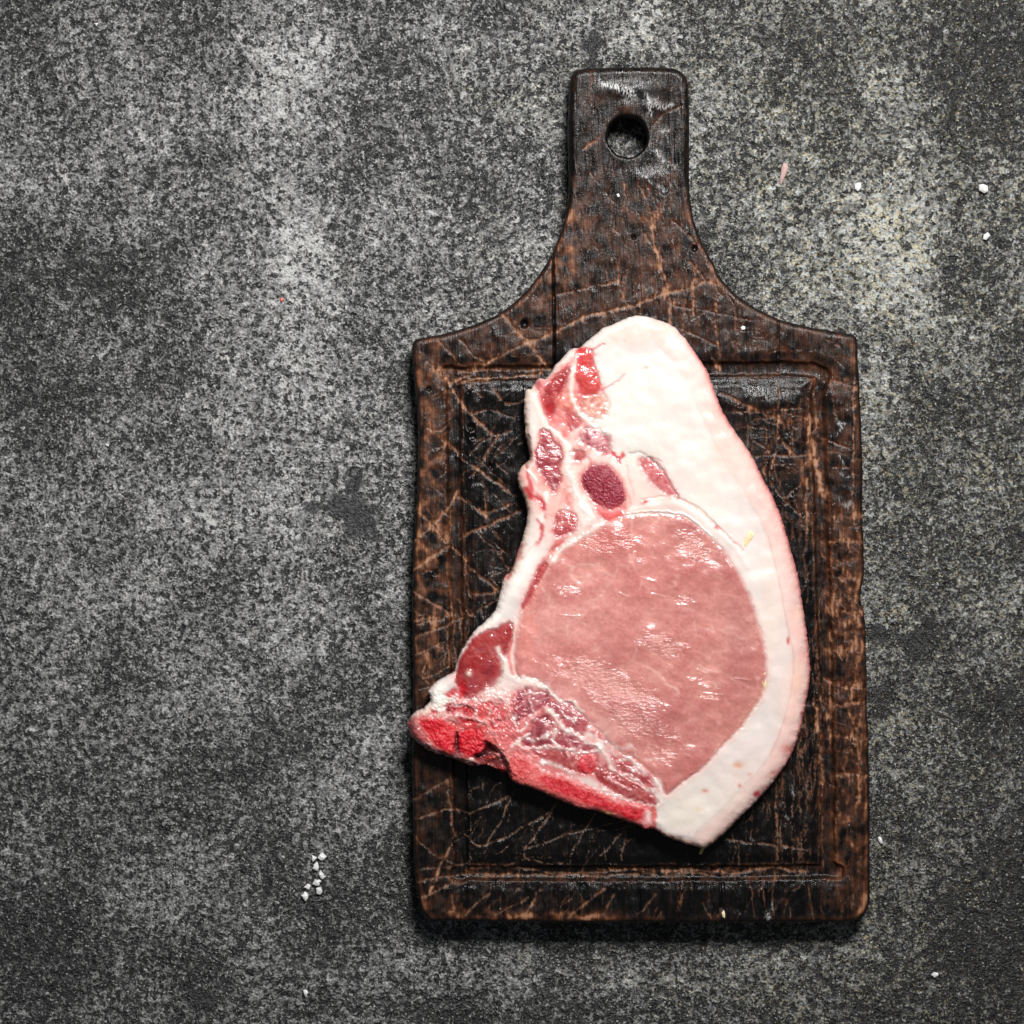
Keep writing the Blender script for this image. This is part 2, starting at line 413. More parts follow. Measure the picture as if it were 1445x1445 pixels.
# ------------------------------------------------------------------ BOARD
OUT = [(803,142),(805,114),(809.5,102),(819,96.8),(843,94.5),(884,93.5),(936,94),(953,96.6),(965.5,104),(971.5,119),(973,152),(973,204),(973,256),
 (975,287),(981,314),(992.5,344),(1009,375),(1017,392),(1035,411),(1058,429.5),(1082,442),(1110,453.5),(1148,462),(1183,468),(1200,471),
 (1207.5,475),(1210.6,484),(1212,521),(1214,556),(1217.6,639),(1218,720),(1220,795),(1219.4,817),(1216,831),(1215.4,848),(1220,867),(1223,915),(1224,998),
 (1226.5,1045),(1227.5,1120),(1228,1192),(1228,1266),(1225.5,1282),(1215.6,1295),(1197,1301.5),(1130,1302.5),(1000,1303),(800,1302.5),(700,1301.5),(630,1300.5),
 (607,1298.5),(597,1290),(592,1275),(586.5,1244),(583.5,1197),(582.5,1127),(582,1040),(583,950),(582,880),(582,820),(584,760),(587,715),(589.5,670),(590,626),(589,582),
 (585,543),(582,505),(581.5,488),(586,479.5),(602,475.5),(630,469.5),(661,461),(687,450.6),(713,436.5),(734,418.8),(755,395),(768,376.5),(779,358),
 (791,327),(799,298),(803,267),(803,225),(802,184)]
G = Grid(572, 84, 1238, 1312, 1.3)
X, Y = G.X, G.Y
sd = G.sdf(catmull(OUT, 3), 60)
hole = np.hypot((X-885.5)/0.99, Y-192.3)+fbm(X, Y, 18, 2, 77)*1.2
sd0 = sd + fbm(X, Y, 30, 3, 78)*0.7
hs = np.where(np.abs(X-885.5)+np.abs(Y-192) < 110, 29.0-hole, -99)
sd = np.maximum(sd0, hs)
hnoise = fbm(X, Y, 40, 3, 40)
# groove ring
GR = np.array([(641,528),(760,526),(960,522),(1148,523),(1153,560),(1158,700),(1164,900),(1168,1100),(1168,1218),(1160,1229),(900,1232),(665,1231),(653,1224),(650,1100),(645,900),(642,700),(640,540)], float)
gd = G.dist(catmull(GR, 3), 40, True) + hnoise*1.6 + fbm(X, Y, 10, 3, 41)*1.5
gw = 12.5
groove = np.clip(1-(gd/gw)**2, 0, 1)
prof = smooth(gw+1.5, gw-6.0, gd)*8.0+groove*1.5
inpan = G.inside(catmull(GR, 3))
# panel shoulders are rounded, rim shoulders sharper
sh = smooth(gw+14, gw, gd)*np.where(inpan, 3.6, 1.6)
Zb = ZB - np.maximum(prof + sh*(groove <= 0.0), sh) 
d = -sd; r = 9.0+hnoise*2-4.5*(hs > -20)+2*smooth(300, 230, Y)*(hs <= -20)
tt = np.clip(d/r, 0, 1); Zb -= r*(1-np.sqrt(np.clip(1-(1-tt)**2, 0, 1)))
Zb += hnoise*0.8*smooth(240, 420, Y) + fbm(X, Y/2.5, 9, 3, 42)*0.35

# wear
wear = 0.075 - 0.05*inpan + fbm(X, Y, 70, 3, 50)*0.12 + fbm(X, Y, 16, 3, 51)*0.16
rmod = np.clip(0.55+fbm(X, Y, 20, 3, 57)*1.3+fbm(X, Y/4, 8, 2, 58)*.5, 0.0, 1.3)
tanf = np.zeros(G.shape)
def region(x, y, rx, ry, a, soft=0.8):
    global wear
    r2 = ((X+hnoise*14-x)/rx)**2+((Y+hnoise*14-y)/ry)**2
    wear = wear + a*1.12*np.exp(-r2*soft)*(rmod if a > 0 else 1)
for q in [(800,335,26,70,.42),(890,290,70,60,.10),(945,330,60,80,.14),(1000,400,60,45,.12),(880,130,80,70,-.06),(835,160,26,80,.10),(715,460,70,40,.20),
          (1195,520,24,60,.34),(1190,640,26,60,.22),(1200,760,26,60,.30),(1200,870,26,60,.36),(1195,1000,22,110,.26),(1200,1190,40,75,.40),(1180,1270,50,30,.10),
          (600,520,18,90,.34),(606,640,22,60,.24),(605,760,26,110,.34),(605,880,24,110,.38),(605,1010,22,70,.26),(606,1160,24,90,.16),(700,500,90,25,.20),
          (760,380,40,60,.30),(1060,470,80,30,.16),(1090,620,50,70,.22),(1140,640,14,110,.34),(680,800,50,120,.06),(760,1260,150,22,.06),(1060,1180,80,60,.0),
          (900,400,60,60,.05),(1110,500,60,20,.1),(700,1170,90,60,-.14),(820,1190,90,30,-.14),(1000,1230,160,60,-.10),(700,640,50,80,-.05),(905,1265,180,22,-.05)]:
    region(*q)
wear += 0.20*np.exp(-((X-885)/130)**2-((Y-350)/120)**2)*smooth(215, 290, Y)*smooth(500, 440, Y)*(0.55+rmod*.5)*.8
wear += 0.13*smooth(230, 180, Y)*(.7+rmod*.4)
wear += 0.08*smooth(520, 480, Y)*smooth(330, 420, Y)
wear += 0.04*(smooth(640, 620, X)+smooth(1165, 1180, X))*smooth(470, 500, Y)
# worn outer edge and groove lips
edge = np.exp(-((d-6)/4.0)**2)*(0.10+0.30*np.clip(fbm(X, Y, 35, 3, 52)+0.3, 0, 1))
edge += rmod*np.exp(-((d-10)/8.0)**2)*0.75*smooth(1268, 1286, Y)*smooth(960, 800, X)
edge += np.exp(-((d-8)/5.0)**2)*0.6*smooth(1200, 1215, X)*smooth(1240, 1275, Y)
edge *= np.where(hs > -22, 0.15, 1.0)
edge *= smooth(240, 320, Y)*0.9+0.1
wear = wear + edge
wear = wear*smooth(0.3, 4.5, d) 
lip = np.exp(-((gd-gw+1)/3.5)**2)*(0.12+0.40*np.clip(fbm(X, Y, 30, 3, 53)+0.2, 0, 1))
wear += lip
wear += (groove > 0.5)*0.16*(0.6+fbm(X, Y, 25, 2, 54))

def stroke(pts, w, a, tan_=0.0, cut=0.7, curve=True, jit=1.0):
    global wear, tanf, Zb
    p = np.asarray(pts, float)
    q = catmull(p, 4, False) if (curve and len(p) > 2) else p
    R = w*5+3
    wn = G.win(q[:,0].min()-R, q[:,1].min()-R, q[:,0].max()+R, q[:,1].max()+R)
    x = X[wn]; y = Y[wn]
    if x.size == 0: return
    x = x+NW[0][wn]*jit; y = y+NW[1][wn]*jit
    dd = np.full(x.shape, 99.0)
    for i in range(len(q)-1):
        a0, b0 = q[i], q[i+1]; vx, vy = b0-a0; L = vx*vx+vy*vy+1e-9
        tt = np.clip(((x-a0[0])*vx+(y-a0[1])*vy)/L, 0, 1)
        dd = np.minimum(dd, np.hypot(x-a0[0]-tt*vx, y-a0[1]-tt*vy))
    m = NW[2][wn]
    rag_ = NW[3][wn]
    prof = np.exp(-(dd/(w*(0.35+0.75*m)))**2)*np.clip(0.55+m*0.6, 0, 1)
    halo = np.exp(-(dd/(w*3.4))**2)*np.clip(rag_, 0, 1.2)
    wear[wn] = np.maximum(wear[wn], wear[wn]*(1-prof)+prof*a) + halo*a*0.40
    if tan_: tanf[wn] = np.maximum(tanf[wn], np.exp(-(dd/(w*0.55))**2)*tan_*m)
    Zb[wn] -= prof*cut
NW = (fbm(X, Y, 34, 2, 60)*2.6+fbm(X, Y, 5, 2, 63)*1.2, fbm(X, Y, 34, 2, 61)*2.6+fbm(X, Y, 5, 2, 64)*1.2, np.clip(0.70+fbm(X, Y, 9, 3, 62)*1.7, 0.05, 1.4), np.clip(fbm(X, Y/3, 5, 3, 65)*1.6+.15, 0, 1.2))
ST = [
 ([(710,444),(748,487),(776,522)],2.6,.75,.4),([(637,539),(673,522),(692,511),(739,485),(760,478),(783,469),(803,458),(839,444),(872,435),(898,432),(913,424),(940,415),(967,408),(994,398)],2.3,.78,.35),
 ([(602,510),(633,541),(654,572),(694,612)],2.8,.8,.4),([(704,612),(675,661),(661,675)],2.0,.7,.2),([(624,619),(652,645),(675,663),(729,699)],2.0,.65,.2),
 ([(607,520),(666,522),(725,522),(776,522)],1.6,.6,.2),([(645,541),(678,534),(725,532),(765,527)],2.2,.72,.4),([(619,478),(635,499),(654,515),(692,511)],1.7,.6,.1),
 ([(647,478),(671,503),(692,511)],1.6,.55,.1),([(692,546),(713,569),(741,565)],1.7,.6,.1),([(663,583),(692,579),(725,591)],1.6,.55,0),([(720,609),(692,616),(664,640)],1.5,.55,0),
 ([(597,600),(614,607),(631,598),(631,567)],1.6,.6,0),([(626,626),(628,661),(621,673)],1.6,.6,0),([(645,694),(631,720),(610,742),(584,764)],2.4,.8,.45),
 ([(585,716),(610,741),(635,768),(659,792)],1.8,.68,.1),([(635,769),(611,784),(583,805)],2.8,.8,.5),([(647,701),(672,717),(685,727)],1.8,.65,.3),
 ([(737,720),(701,737),(670,748),(653,760)],2.2,.72,.15),([(685,726),(708,717),(725,709)],1.6,.55,.1),([(683,680),(686,726)],1.7,.6,.1),([(683,722),(688,730)],3.0,.8,.9),
 ([(585,835),(613,852),(634,867)],2.3,.72,.35),([(584,876),(611,871),(631,869)],2.0,.68,.1),([(659,793),(660,814),(665,839)],1.6,.6,.1),([(663,800),(678,813),(703,834)],1.8,.62,.1),
 ([(718,802),(692,813)],1.3,.4,.35),([(667,836),(705,836)],2.2,.62,.1),([(707,843),(672,864),(657,874)],1.6,.5,.1),([(636,721),(636,766)],1.8,.6,.25),([(632,818),(636,867)],2.0,.65,.3),
 ([(585,902),(631,880),(670,869)],1.8,.68,.2),([(588,883),(617,874),(629,869)],1.6,.62,.1),([(645,867),(657,913)],1.6,.6,.3),([(586,923),(604,916),(629,903)],1.6,.65,.2),
 ([(604,916),(604,927),(597,945)],1.6,.6,.2),([(597,955),(626,946),(643,931)],1.5,.55,.2),([(596,953),(617,928)],1.4,.5,.1),([(591,972),(617,962),(640,950)],1.5,.5,.1),
 ([(631,880),(634,940)],1.3,.5,.35),([(641,868),(643,935)],1.3,.45,.3),([(660,862),(661,895)],1.2,.45,.3),([(626,905),(628,945)],1.2,.5,.3),
 ([(638,1190),(621,1221),(605,1263)],2.4,.72,.6),([(588,1228),(654,1221),(725,1223),(795,1233),(900,1228)],1.6,.55,.25),([(586,1244),(638,1236),(725,1234),(820,1236),(900,1236)],2.0,.6,.3),
 ([(595,1268),(642,1245)],2.2,.66,.4),([(804,1294),(825,1276),(852,1254)],2.4,.66,.35),([(654,1179),(687,1193),(765,1153),(786,1134)],1.5,.45,.6),
 ([(687,1193),(706,1158),(720,1125)],1.4,.42,.6),([(663,1146),(725,1120)],1.3,.4,.5),([(741,1198),(765,1165),(786,1136)],1.3,.4,.55),([(741,1198),(823,1172),(890,1158)],1.2,.35,.45),
 ([(741,1198),(748,1214),(795,1219)],1.5,.45,.4),([(805,1207),(826,1169),(840,1148)],1.4,.42,.6),([(849,1207),(889,1167)],1.3,.4,.5),([(878,1212),(884,1170)],1.3,.4,.5),
 ([(583,1129),(630,1099)],1.7,.55,.3),([(586,1153),(635,1143),(661,1146)],1.9,.6,.35),([(632,1100),(640,1180)],1.6,.5,.35),([(740,1292),(752,1270),(762,1255)],2.4,.66,.5),
 ([(655,1292),(673,1274),(690,1262)],1.8,.6,.3),([(640,1290),(638,1262)],2.0,.6,.3),([(700,1290),(745,1265)],1.4,.5,.2),([(850,1290),(866,1262)],1.6,.55,.2),([(590,1180),(600,1195),(637,1215)],1.6,.5,.2),
 ([(918,300),(925,348),(942,408),(945,455)],2.2,.78,.35),([(909,330),(927,354)],2.0,.6,.1),([(978,372),(980,404),(978,444)],1.8,.66,.1),([(967,406),(965,471)],1.6,.6,0),
 ([(975,368),(994,394),(1018,402)],1.9,.64,.1),([(778,419),(832,406),(875,397)],1.3,.6,.1),([(875,363),(875,399),(884,430)],1.8,.62,0),([(895,397),(895,426)],1.4,.55,0),
 ([(1019,417),(1010,417),(1012,462),(1017,525)],1.8,.62,.1),([(958,462),(1000,481),(1020,489)],1.4,.5,0),([(1005,505),(1015,525)],3.0,.7,.2),([(943,250),(948,300),(951,352)],1.2,.55,0),
 ([(899,255),(915,290),(922,320)],1.8,.62,0),([(882,255),(879,312)],1.0,.6,.1),([(835,100),(836,158)],1.0,.5,0),([(822,212),(845,193)],2.6,.75,.0),([(917,183),(935,160),(962,150)],1.4,.5,0),
 ([(930,410),(948,430),(1005,440),(1060,452)],1.3,.45,0),([(1024,408),(1040,450),(1043,505)],1.4,.45,0),([(950,312),(985,345),(1005,380)],1.8,.5,0),
 ([(1098,540),(1098,613),(1086,669)],1.8,.62,.1),([(1118,576),(1119,641)],1.4,.6,0),([(1023,581),(1088,581)],1.4,.5,.1),([(1056,643),(1133,643)],1.6,.6,.15),([(1016,556),(1093,590),(1123,603)],2.0,.62,0),
 ([(1100,616),(1120,640)],2.0,.65,.1),([(1091,682),(1106,700),(1130,684)],1.5,.55,.1),([(1066,620),(1090,650),(1088,715)],1.5,.5,0),([(1106,703),(1128,728)],1.6,.5,0),
 ([(1143,596),(1151,646),(1160,690)],4.2,.92,.45),([(1160,690),(1166,705)],2.5,.7,.1),([(1140,678),(1138,760)],2.6,.72,.6),([(1205,530),(1204,724),(1216,729)],1.2,.72,.6),([(1148,537),(1153,603)],1.6,.68,.1),
 ([(1088,578),(1130,576)],1.4,.5,0),([(1120,700),(1135,745)],1.5,.5,0),([(1160,618),(1204,635)],1.5,.62,.1),([(1176,661),(1200,659)],1.6,.55,0),([(1165,535),(1205,545)],2.2,.62,.1),([(1176,540),(1180,590)],1.8,.5,0),
 ([(1094,1080),(1097,1214)],2.0,.55,.35),([(1127,1182),(1129,1230)],1.8,.55,.3),([(1106,1080),(1105,1130)],1.8,.5,.2),([(1024,1185),(1099,1194),(1141,1197)],1.8,.5,.3),
 ([(935,1229),(987,1229),(1044,1232),(1074,1227),(1092,1224),(1114,1229),(1139,1232)],2.8,.72,.4),([(1174,1095),(1200,1092),(1226,1097)],2.0,.62,.1),([(1159,1080),(1161,1227)],1.5,.55,.2),
 ([(1152,1000),(1158,1060),(1161,1110)],3.0,.68,.4),([(1153,918),(1156,960),(1165,1010)],2.4,.6,.2),([(1174,963),(1173,1000),(1168,1035)],1.6,.6,.45),([(1166,960),(1185,966),(1220,972)],1.6,.62,.1),
 ([(1160,1262),(1162,1296)],1.2,.4,0),([(1058,1243),(1066,1290)],1.2,.5,.1),([(1073,1242),(1082,1275)],1.2,.5,.1),([(1141,1250),(1148,1298)],1.3,.5,.1),([(1090,1244),(1092,1290)],1.0,.42,.1),
 ([(957,1262),(957,1298)],1.2,.5,.1),([(990,1272),(1005,1296)],1.2,.5,.1),([(900,1290),(925,1262)],1.6,.5,.2),([(1183,1260),(1188,1298)],1.2,.4,0),
]
for q in ST: stroke(*q)
# brown bands across the right rim
for yb, aa in [(731,.6),(764,.75),(793,.45),(817,.7),(840,.5),(865,.72),(890,.6),(915,.78),(963,.66),(996,.8),(1041,.66),(1060,.5),(1095,.6)]:
    y0_ = yb+rng.uniform(-3, 3)
    stroke([(1170, y0_+rng.uniform(-5,5)),(1190, y0_),(1216, y0_+rng.uniform(-4,4))], rng.uniform(2.5,5), aa, .05, 0.3, jit=2.0)
    for k in range(3):
        xa = rng.uniform(1172, 1205)
        stroke([(xa, y0_),(xa+rng.uniform(-10,22), y0_+rng.uniform(12,34))], rng.uniform(.9,1.6), aa*.8, .1, .3)
stroke([(1211,870),(1212,950),(1214,1040),(1215,1130)], 4, .7, 0, .2, jit=2)
# many lesser cuts; their direction depends on where on the board they lie
def cuts(n, box, ang, spread, length, w, a, tn, cut=.35):
    n = int(n*.72); w = (w[0]*.85, w[1]*.8); a = (a[0]-.03, a[1]-.02)
    for k in range(n):
        x = rng.uniform(box[0], box[2]); y = rng.uniform(box[1], box[3])
        th = math.radians(ang+rng.normal()*spread); L = rng.uniform(*length)
        bnd = rng.uniform(-.12, .12)*L
        dx, dy = math.cos(th)*L/2, -math.sin(th)*L/2
        stroke([(x-dx,y-dy),(x+bnd,y+bnd),(x+dx,y+dy)], rng.uniform(*w), rng.uniform(*a), rng.uniform(0, tn), cut, jit=rng.uniform(.5,1.8))
cuts(26,(655,545,760,860),35,14,(18,60),(.7,1.5),(.32,.55),.2)
cuts(24,(655,545,760,860),-42,12,(18,60),(.7,1.5),(.32,.55),.2)
cuts(22,(586,520,636,1080),35,18,(18,45),(.8,1.7),(.4,.66),.25)
cuts(18,(586,520,636,1080),-40,18,(18,45),(.8,1.7),(.4,.66),.25)
cuts(40,(625,860,690,1010),88,4,(12,50),(.6,1.1),(.35,.6),.5)
cuts(36,(655,1090,900,1220),42,18,(15,60),(.6,1.1),(.25,.4),.5)
cuts(60,(655,1100,1010,1222),88,4,(12,40),(.5,.9),(.2,.38),.45)
cuts(110,(1020,1060,1150,1225),89,3,(14,70),(.5,1.2),(.25,.5),.5)
cuts(50,(1040,560,1145,760),90,5,(14,60),(.7,1.4),(.35,.58),.1)
cuts(30,(1040,560,1145,760),0,8,(14,50),(.7,1.3),(.35,.55),.15)
cuts(60,(1115,740,1165,1100),88,4,(20,80),(.7,1.3),(.35,.6),.3)
cuts(40,(595,1242,1220,1298),70,16,(12,40),(.8,1.7),(.35,.62),.25)
cuts(46,(700,1240,1220,1300),90,3,(12,40),(.5,1.0),(.3,.5),.15)
cuts(50,(800,220,985,440),92,4,(20,90),(.6,1.2),(.32,.6),.08)
cuts(24,(800,260,1000,440),-70,14,(20,60),(.7,1.4),(.32,.58),.05)
cuts(50,(790,400,1140,520),90,4,(15,60),(.6,1.2),(.3,.5),.05)
cuts(24,(700,440,1140,520),15,14,(20,60),(.6,1.3),(.35,.52),.05)
cuts(26,(1172,480,1214,900),-20,25,(12,36),(.7,1.5),(.4,.62),.1)
cuts(34,(1172,850,1222,1130),-45,18,(12,40),(.5,1.0),(.35,.55),.2)
cuts(30,(1175,1120,1224,1290),88,8,(12,50),(.7,1.3),(.35,.6),.05)
cuts(20,(1115,880,1150,1200),80,30,(10,40),(.5,.9),(.2,.4),.5)
cuts(14,(600,520,1140,534),3,8,(30,80),(.9,1.6),(.45,.7),.25,.2)
cuts(20,(660,1224,1140,1238),2,4,(25,90),(.9,2.0),(.4,.66),.3,.2)
# char blisters and open grain
bl = np.clip(fbm(X, Y/1.6, 16, 2, 70), 0, 1); Zb += bl*1.3*smooth(330, 420, Y)*(1-np.clip(wear, 0, 1))
gg = np.clip(perlin(X/2.6, Y/42, 71)-0.22, 0, 1)+.6*np.clip(perlin(X/3.4, Y/90, 75)-.3, 0, 1); Zb -= gg*1.6
# cracks, nail hole, pits
cr = np.exp(-(((X-(780.6+(Y-360)*0.012+fbm(X, Y, 30, 2, 72)*0.6))/1.35)**2))*smooth(352, 362, Y)*smooth(540, 520, Y)
cr = np.maximum(cr, 0.5*np.exp(-(((X-(1098+fbm(X, Y, 30, 2, 73)))/1.0)**2))*smooth(446, 452, Y)*smooth(524, 515, Y))
for xc, ya, yb2 in [(1017,1243,1300),(1081,1243,1300),(957,1262,1302),(903,1258,1300)]:
    cr = np.maximum(cr, 0.35*np.exp(-(((X-(xc+fbm(X, Y, 30, 2, 74)))/0.9)**2))*smooth(ya-6, ya+4, Y)*smooth(yb2+3, yb2-3, Y))
Zb -= cr*9; wear *= 1-cr
for px_, py_, rr, dp in [(741,457,5.2,8),(894,335,3,4),(980,350,4,5),(938,268,6,3),(692,657,4,4),(665,603,5,4),(614,808,4,3),(605,548,3,3),(668,617,4,3)]:
    pt = np.exp(-(np.hypot(X+NW[0]*.5-px_, Y+NW[1]*.5-py_)/rr)**4); Zb -= pt*dp; wear *= 1-pt
# dents and raised tar on the handle
for px_, py_, rx, ry, hh_ in [(880,126,30,9,3.2),(935,175,16,34,-3.5),(925,150,14,8,2.2),(915,250,20,10,2.0),(936,222,10,22,-2.0),(1080,566,62,14,3.2),(885,150,9,10,2.0),(700,560,30,12,1.5)]:
    Zb += hh_*np.exp(-(((X-px_)/rx)**2+((Y-py_)/ry)**2))
# paler exposed wood and white scuffs, with glossy highlights painted in as pale marks
wear = np.clip(np.where(wear < .5, wear*.9-.015, wear), 0, 1.05)
scuff_glint = np.zeros(G.shape)
for pts, w_, a_ in [([(851,118),(866,121),(880,125),(893,131)],3.6,1.0),([(868,124),(880,130),(890,136)],4.0,.8),([(893,130),(898,140)],2.0,.8),([(912,134),(917,146),(918,162)],2.6,.8),([(921,147),(932,150),(946,148)],3.2,.7),
                    ([(935,185),(943,184)],2.2,.9),([(927,212),(934,221),(938,226)],2.6,.8),([(904,248),(912,250),(922,257)],2.2,.8),([(930,262),(938,268),(944,264)],3.0,.5),([(950,232),(953,240)],1.5,.5),
                    ([(1182,597),(1186,603),(1181,614)],1.5,.9),([(1186,597),(1190,597)],1.2,.8),([(1185,644),(1192,652),(1190,657)],1.3,.9),([(1186,669),(1192,674),(1197,671)],1.3,.9),([(1185,705),(1196,716),(1200,708)],2.4,.4),
                    ([(1018,1284),(1021,1292)],1.6,.5),([(1083,1288),(1085,1296)],3.0,.7),([(1091,1272),(1090,1284)],1.2,.7),([(1060,1180),(1064,1186)],1.2,.6),([(1108,1150),(1112,1156)],1.6,.6),([(1116,1112),(1120,1122)],1.6,.5),
                    ([(665,688),(672,684),(680,684)],1.4,.7),([(692,800),(712,804)],1.0,.4),([(686,812),(700,808)],1.2,.5),([(1082,566),(1120,560)],4,.12),([(1089,641),(1098,642)],1.0,.7),([(1111,613),(1116,617)],1.2,.5)]:
    dd_ = G.remap(G.dist(np.asarray(pts, float), w_*3+4), NW[0], NW[1]); scuff_glint = np.maximum(scuff_glint, np.exp(-(dd_/w_)**2)*a_)
cells, rim, XX, YY, GX, GY = snap(G, sd)
NRM = normals_of(Zb, G.g)
cxm = (X[:-1,:-1]+X[1:,1:])/2; cym = (Y[:-1,:-1]+Y[1:,1:])/2
board = bpy.data.objects.new('cutting_board', None); sc.collection.objects.link(board)
board.empty_display_size = 0.05
board['label'] = 'dark charred wooden cutting board with a holed handle and a groove, on the grey concrete'
board['category'] = 'cutting board'
zt = ZB
lab = {0: 'left plank with brown knife cuts crossing its rim', 1: 'middle plank that carries the handle with the hanging hole', 2: 'right plank with brown bands across its rim'}
pid = np.where(cxm < 780.6+(cym-360)*0.012, 0, np.where(cxm < 1098, 1, 2))
pid = np.where((cym < 352) , 1, pid)
for k in range(3):
    o = field_part(G, 'plank', cells & (pid == k), XX, YY, Zb, NRM, GX, GY, rim, 0.0, zt, mwood, board,
                   {'wear': wear, 'tan': tanf, 'scuff_glint': scuff_glint}, [(0.18, 0.3), (0.8, 0.2), (1.0, -1.5)])
    o['label'] = lab[k]

# ------------------------------------------------------------------ CHOP
CO = [(897,445.5),(879,451),(862,459),(853,462),(836,475),(818,490),(807,492),(799,500),(784,515),(778,526),(770,534),(761,534),(753,543),(750,549),(743.5,550),(740,563),(740,580),(741,597),
 (743.5,618),(747,636),(748,648),(740,655),(734,664),(730.6,675),(734,688),(740,702),(744.5,719),(743.5,735),(741,748),(735,768),(728,788),(722,806),(711,817),(708,832),(703,848),(699,862),(686,877),
 (670.6,890.6),(661,904),(652,919),(645,933),(641,948),(630,955),(616.5,963.5),(605,976),(607,987),(603,997),(590,1004.5),(577,1016),(577.5,1034),(588,1048),(607,1060),(633,1069),(654,1076.5),
 (668,1082),(682,1078.5),(696.5,1084),(709,1091),(716,1092),(720,1097),(725,1104),(741,1109.5),(760,1116.5),(776,1123),(797,1133),(823,1142),(837,1143.5),(854,1149),(875,1156.5),(899.6,1165),(912,1171),(922,1169.5),
 (939,1180),(959,1188),(984,1196),(994,1198),(1007,1191),(1024,1176.6),(1041.6,1159),(1064,1136.8),(1089,1109),(1111,1079),(1126,1047),(1136,1005),(1142.5,973),(1145,945),
 (1143,925),(1141,903),(1135,861),(1127,812),(1116.5,774),(1102,727),(1091,700),(1081,682),(1072,663),(1060,640),(1040,611),(1022,583),(1008,548),(999,524),(982,498),(970.6,482),(952,461),(930.6,452),(912,446.5)]
g = 1.05
G = Grid(568, 436, 1156, 1208, g)
X, Y = G.X, G.Y
sd = G.sdf(catmull(CO, 3), 70) + fbm(X, Y, 9, 3, 100)*1.0
# ragged edge along the sawn bone and torn side at the lower left
rag = smooth(760, 700, X)*smooth(960, 1000, Y)
sd += rag*fbm(X, Y, 6, 2, 101)*1.6
d = -sd
w1x = fbm(X, Y, 16, 3, 110)*7; w1y = fbm(X, Y, 16, 3, 111)*7
w2x = fbm(X, Y, 6, 2, 112)*1.6; w2y = fbm(X, Y, 6, 2, 113)*1.6
FAT = lin(250, 237, 231, .72)
FATP = lin(250, 216, 207, .75)
N8 = fbm(X, Y, 8, 4, 120); N20 = fbm(X, Y, 22, 4, 121); N3 = fbm(X, Y, 3.2, 2, 122); N60 = fbm(X, Y, 70, 3, 123)
C = np.empty(G.shape+(3,)); C[:] = FAT
C = C*(1+0.015*N20[...,None]); C = C*(1-np.clip(N60*.35+.05, 0, .3)[...,None]*np.array([.04,.16,.18]))
WET = np.full(G.shape, 0.25)
Zc = np.full(G.shape, TH, float)
ID = np.zeros(G.shape, int)
parts = {}; pn = [0]
def newpart(name, mat, label=None):
    pn[0] += 1; parts[pn[0]] = (name, mat, label); return pn[0]
parts[0] = ('fat_cap', mfat, None)

def blend(m, color):
    global C
    C = C*(1-m[...,None]) + np.asarray(color)*m[...,None]
def mask(pts, soft=1.5, warp=1.0, fine=1.0, R=16, curve=True):
    p = catmull(pts, 4) if curve else np.asarray(pts, float)
    wn = G.win(p[:,0].min()-R-8, p[:,1].min()-R-8, p[:,0].max()+R+8, p[:,1].max()+R+8)
    f = G.sdf(p, R)
    f = G.remap(f, w1x*warp*0.6+w2x*fine, w1y*warp*0.6+w2y*fine)
    return smooth(soft, -soft, f), f
def muscle(pts, c1, c2=None, soft=2.2, h=0.0, bulge=1.5, wet=0.8, part=None, warp=1.0, marb=0.25, fine=1.0, pale=0.0):
    """paint a muscle: colour between c1 and c2, sunken or raised by h, own fibres"""
    global Zc, WET, ID
    soft = soft*1.35
    m, f = mask(pts, soft, warp, fine)
    c1 = lin(*c1, .88); c2 = lin(*(c2 or c1), .88) if c2 is not None else c1
    k = np.clip(0.5+N8*0.9+N20*0.5, 0, 1)[...,None]
    col_ = c1*(1-k)+c2*k
    if marb:
        mb = np.clip(1-np.abs(fbm(X+w1x, Y+w1y, 13, 3, 130+len(parts)))*9, 0, 1)*marb
        col_ = col_*(1-mb[...,None])+lin(245, 205, 195, .88)*mb[...,None]
    mm = m*(1-pale*np.clip(0.5+N8*2, 0, 1))
    blend(np.exp(-((f-2.5)/4.0)**2)*.42*np.clip(.6+N8*1.4, 0, 1), lin(234,142,132,.84))
    blend(mm, col_)
    Zc += m*h + bulge*np.sqrt(np.clip(-f/14, 0, 1)) - 0.4*np.exp(-(f/2.2)**2)
    WET = WET*(1-m)+(wet*.27 if wet < 1 else .7)*m
    if part is not None: ID[m > 0.5] = part
    return m, f
def line(pts, w, color, a=1.0, h=0.0, warp=0.4, curve=True, k=.8, brk=0.0, wet=None):
    global Zc, WET
    p = np.asarray(pts, float); p = catmull(p, 4, False) if curve and len(p) > 2 else p
    R = w*3+6
    dd = G.dist(p, R)
    dd = G.remap(dd, w1x*warp+w2x*warp, w1y*warp+w2y*warp)
    m = np.exp(-(dd/w)**2)*a
    if brk: m = m*np.clip(1-brk+N8*2.2*brk+brk*.3, 0, 1)
    blend(np.clip(m, 0, 1), lin(*color, k)); Zc += m*h
    if wet is not None: WET = WET*(1-m)+wet*m
def blob(x, y, rx, ry, color, a=1.0, h=0.0, soft=1.0, rot=0, k=.82, wp=.5):
    global Zc
    c_, s_ = math.cos(rot), math.sin(rot)
    dx = X+w1x*wp*.5+w2x*wp-x; dy = Y+w1y*wp*.5+w2y*wp-y
    r2 = ((dx*c_+dy*s_)/rx)**2+((-dx*s_+dy*c_)/ry)**2
    m = np.exp(-r2**1.4*soft)*a
    blend(m, lin(*color, k)); Zc += m*h

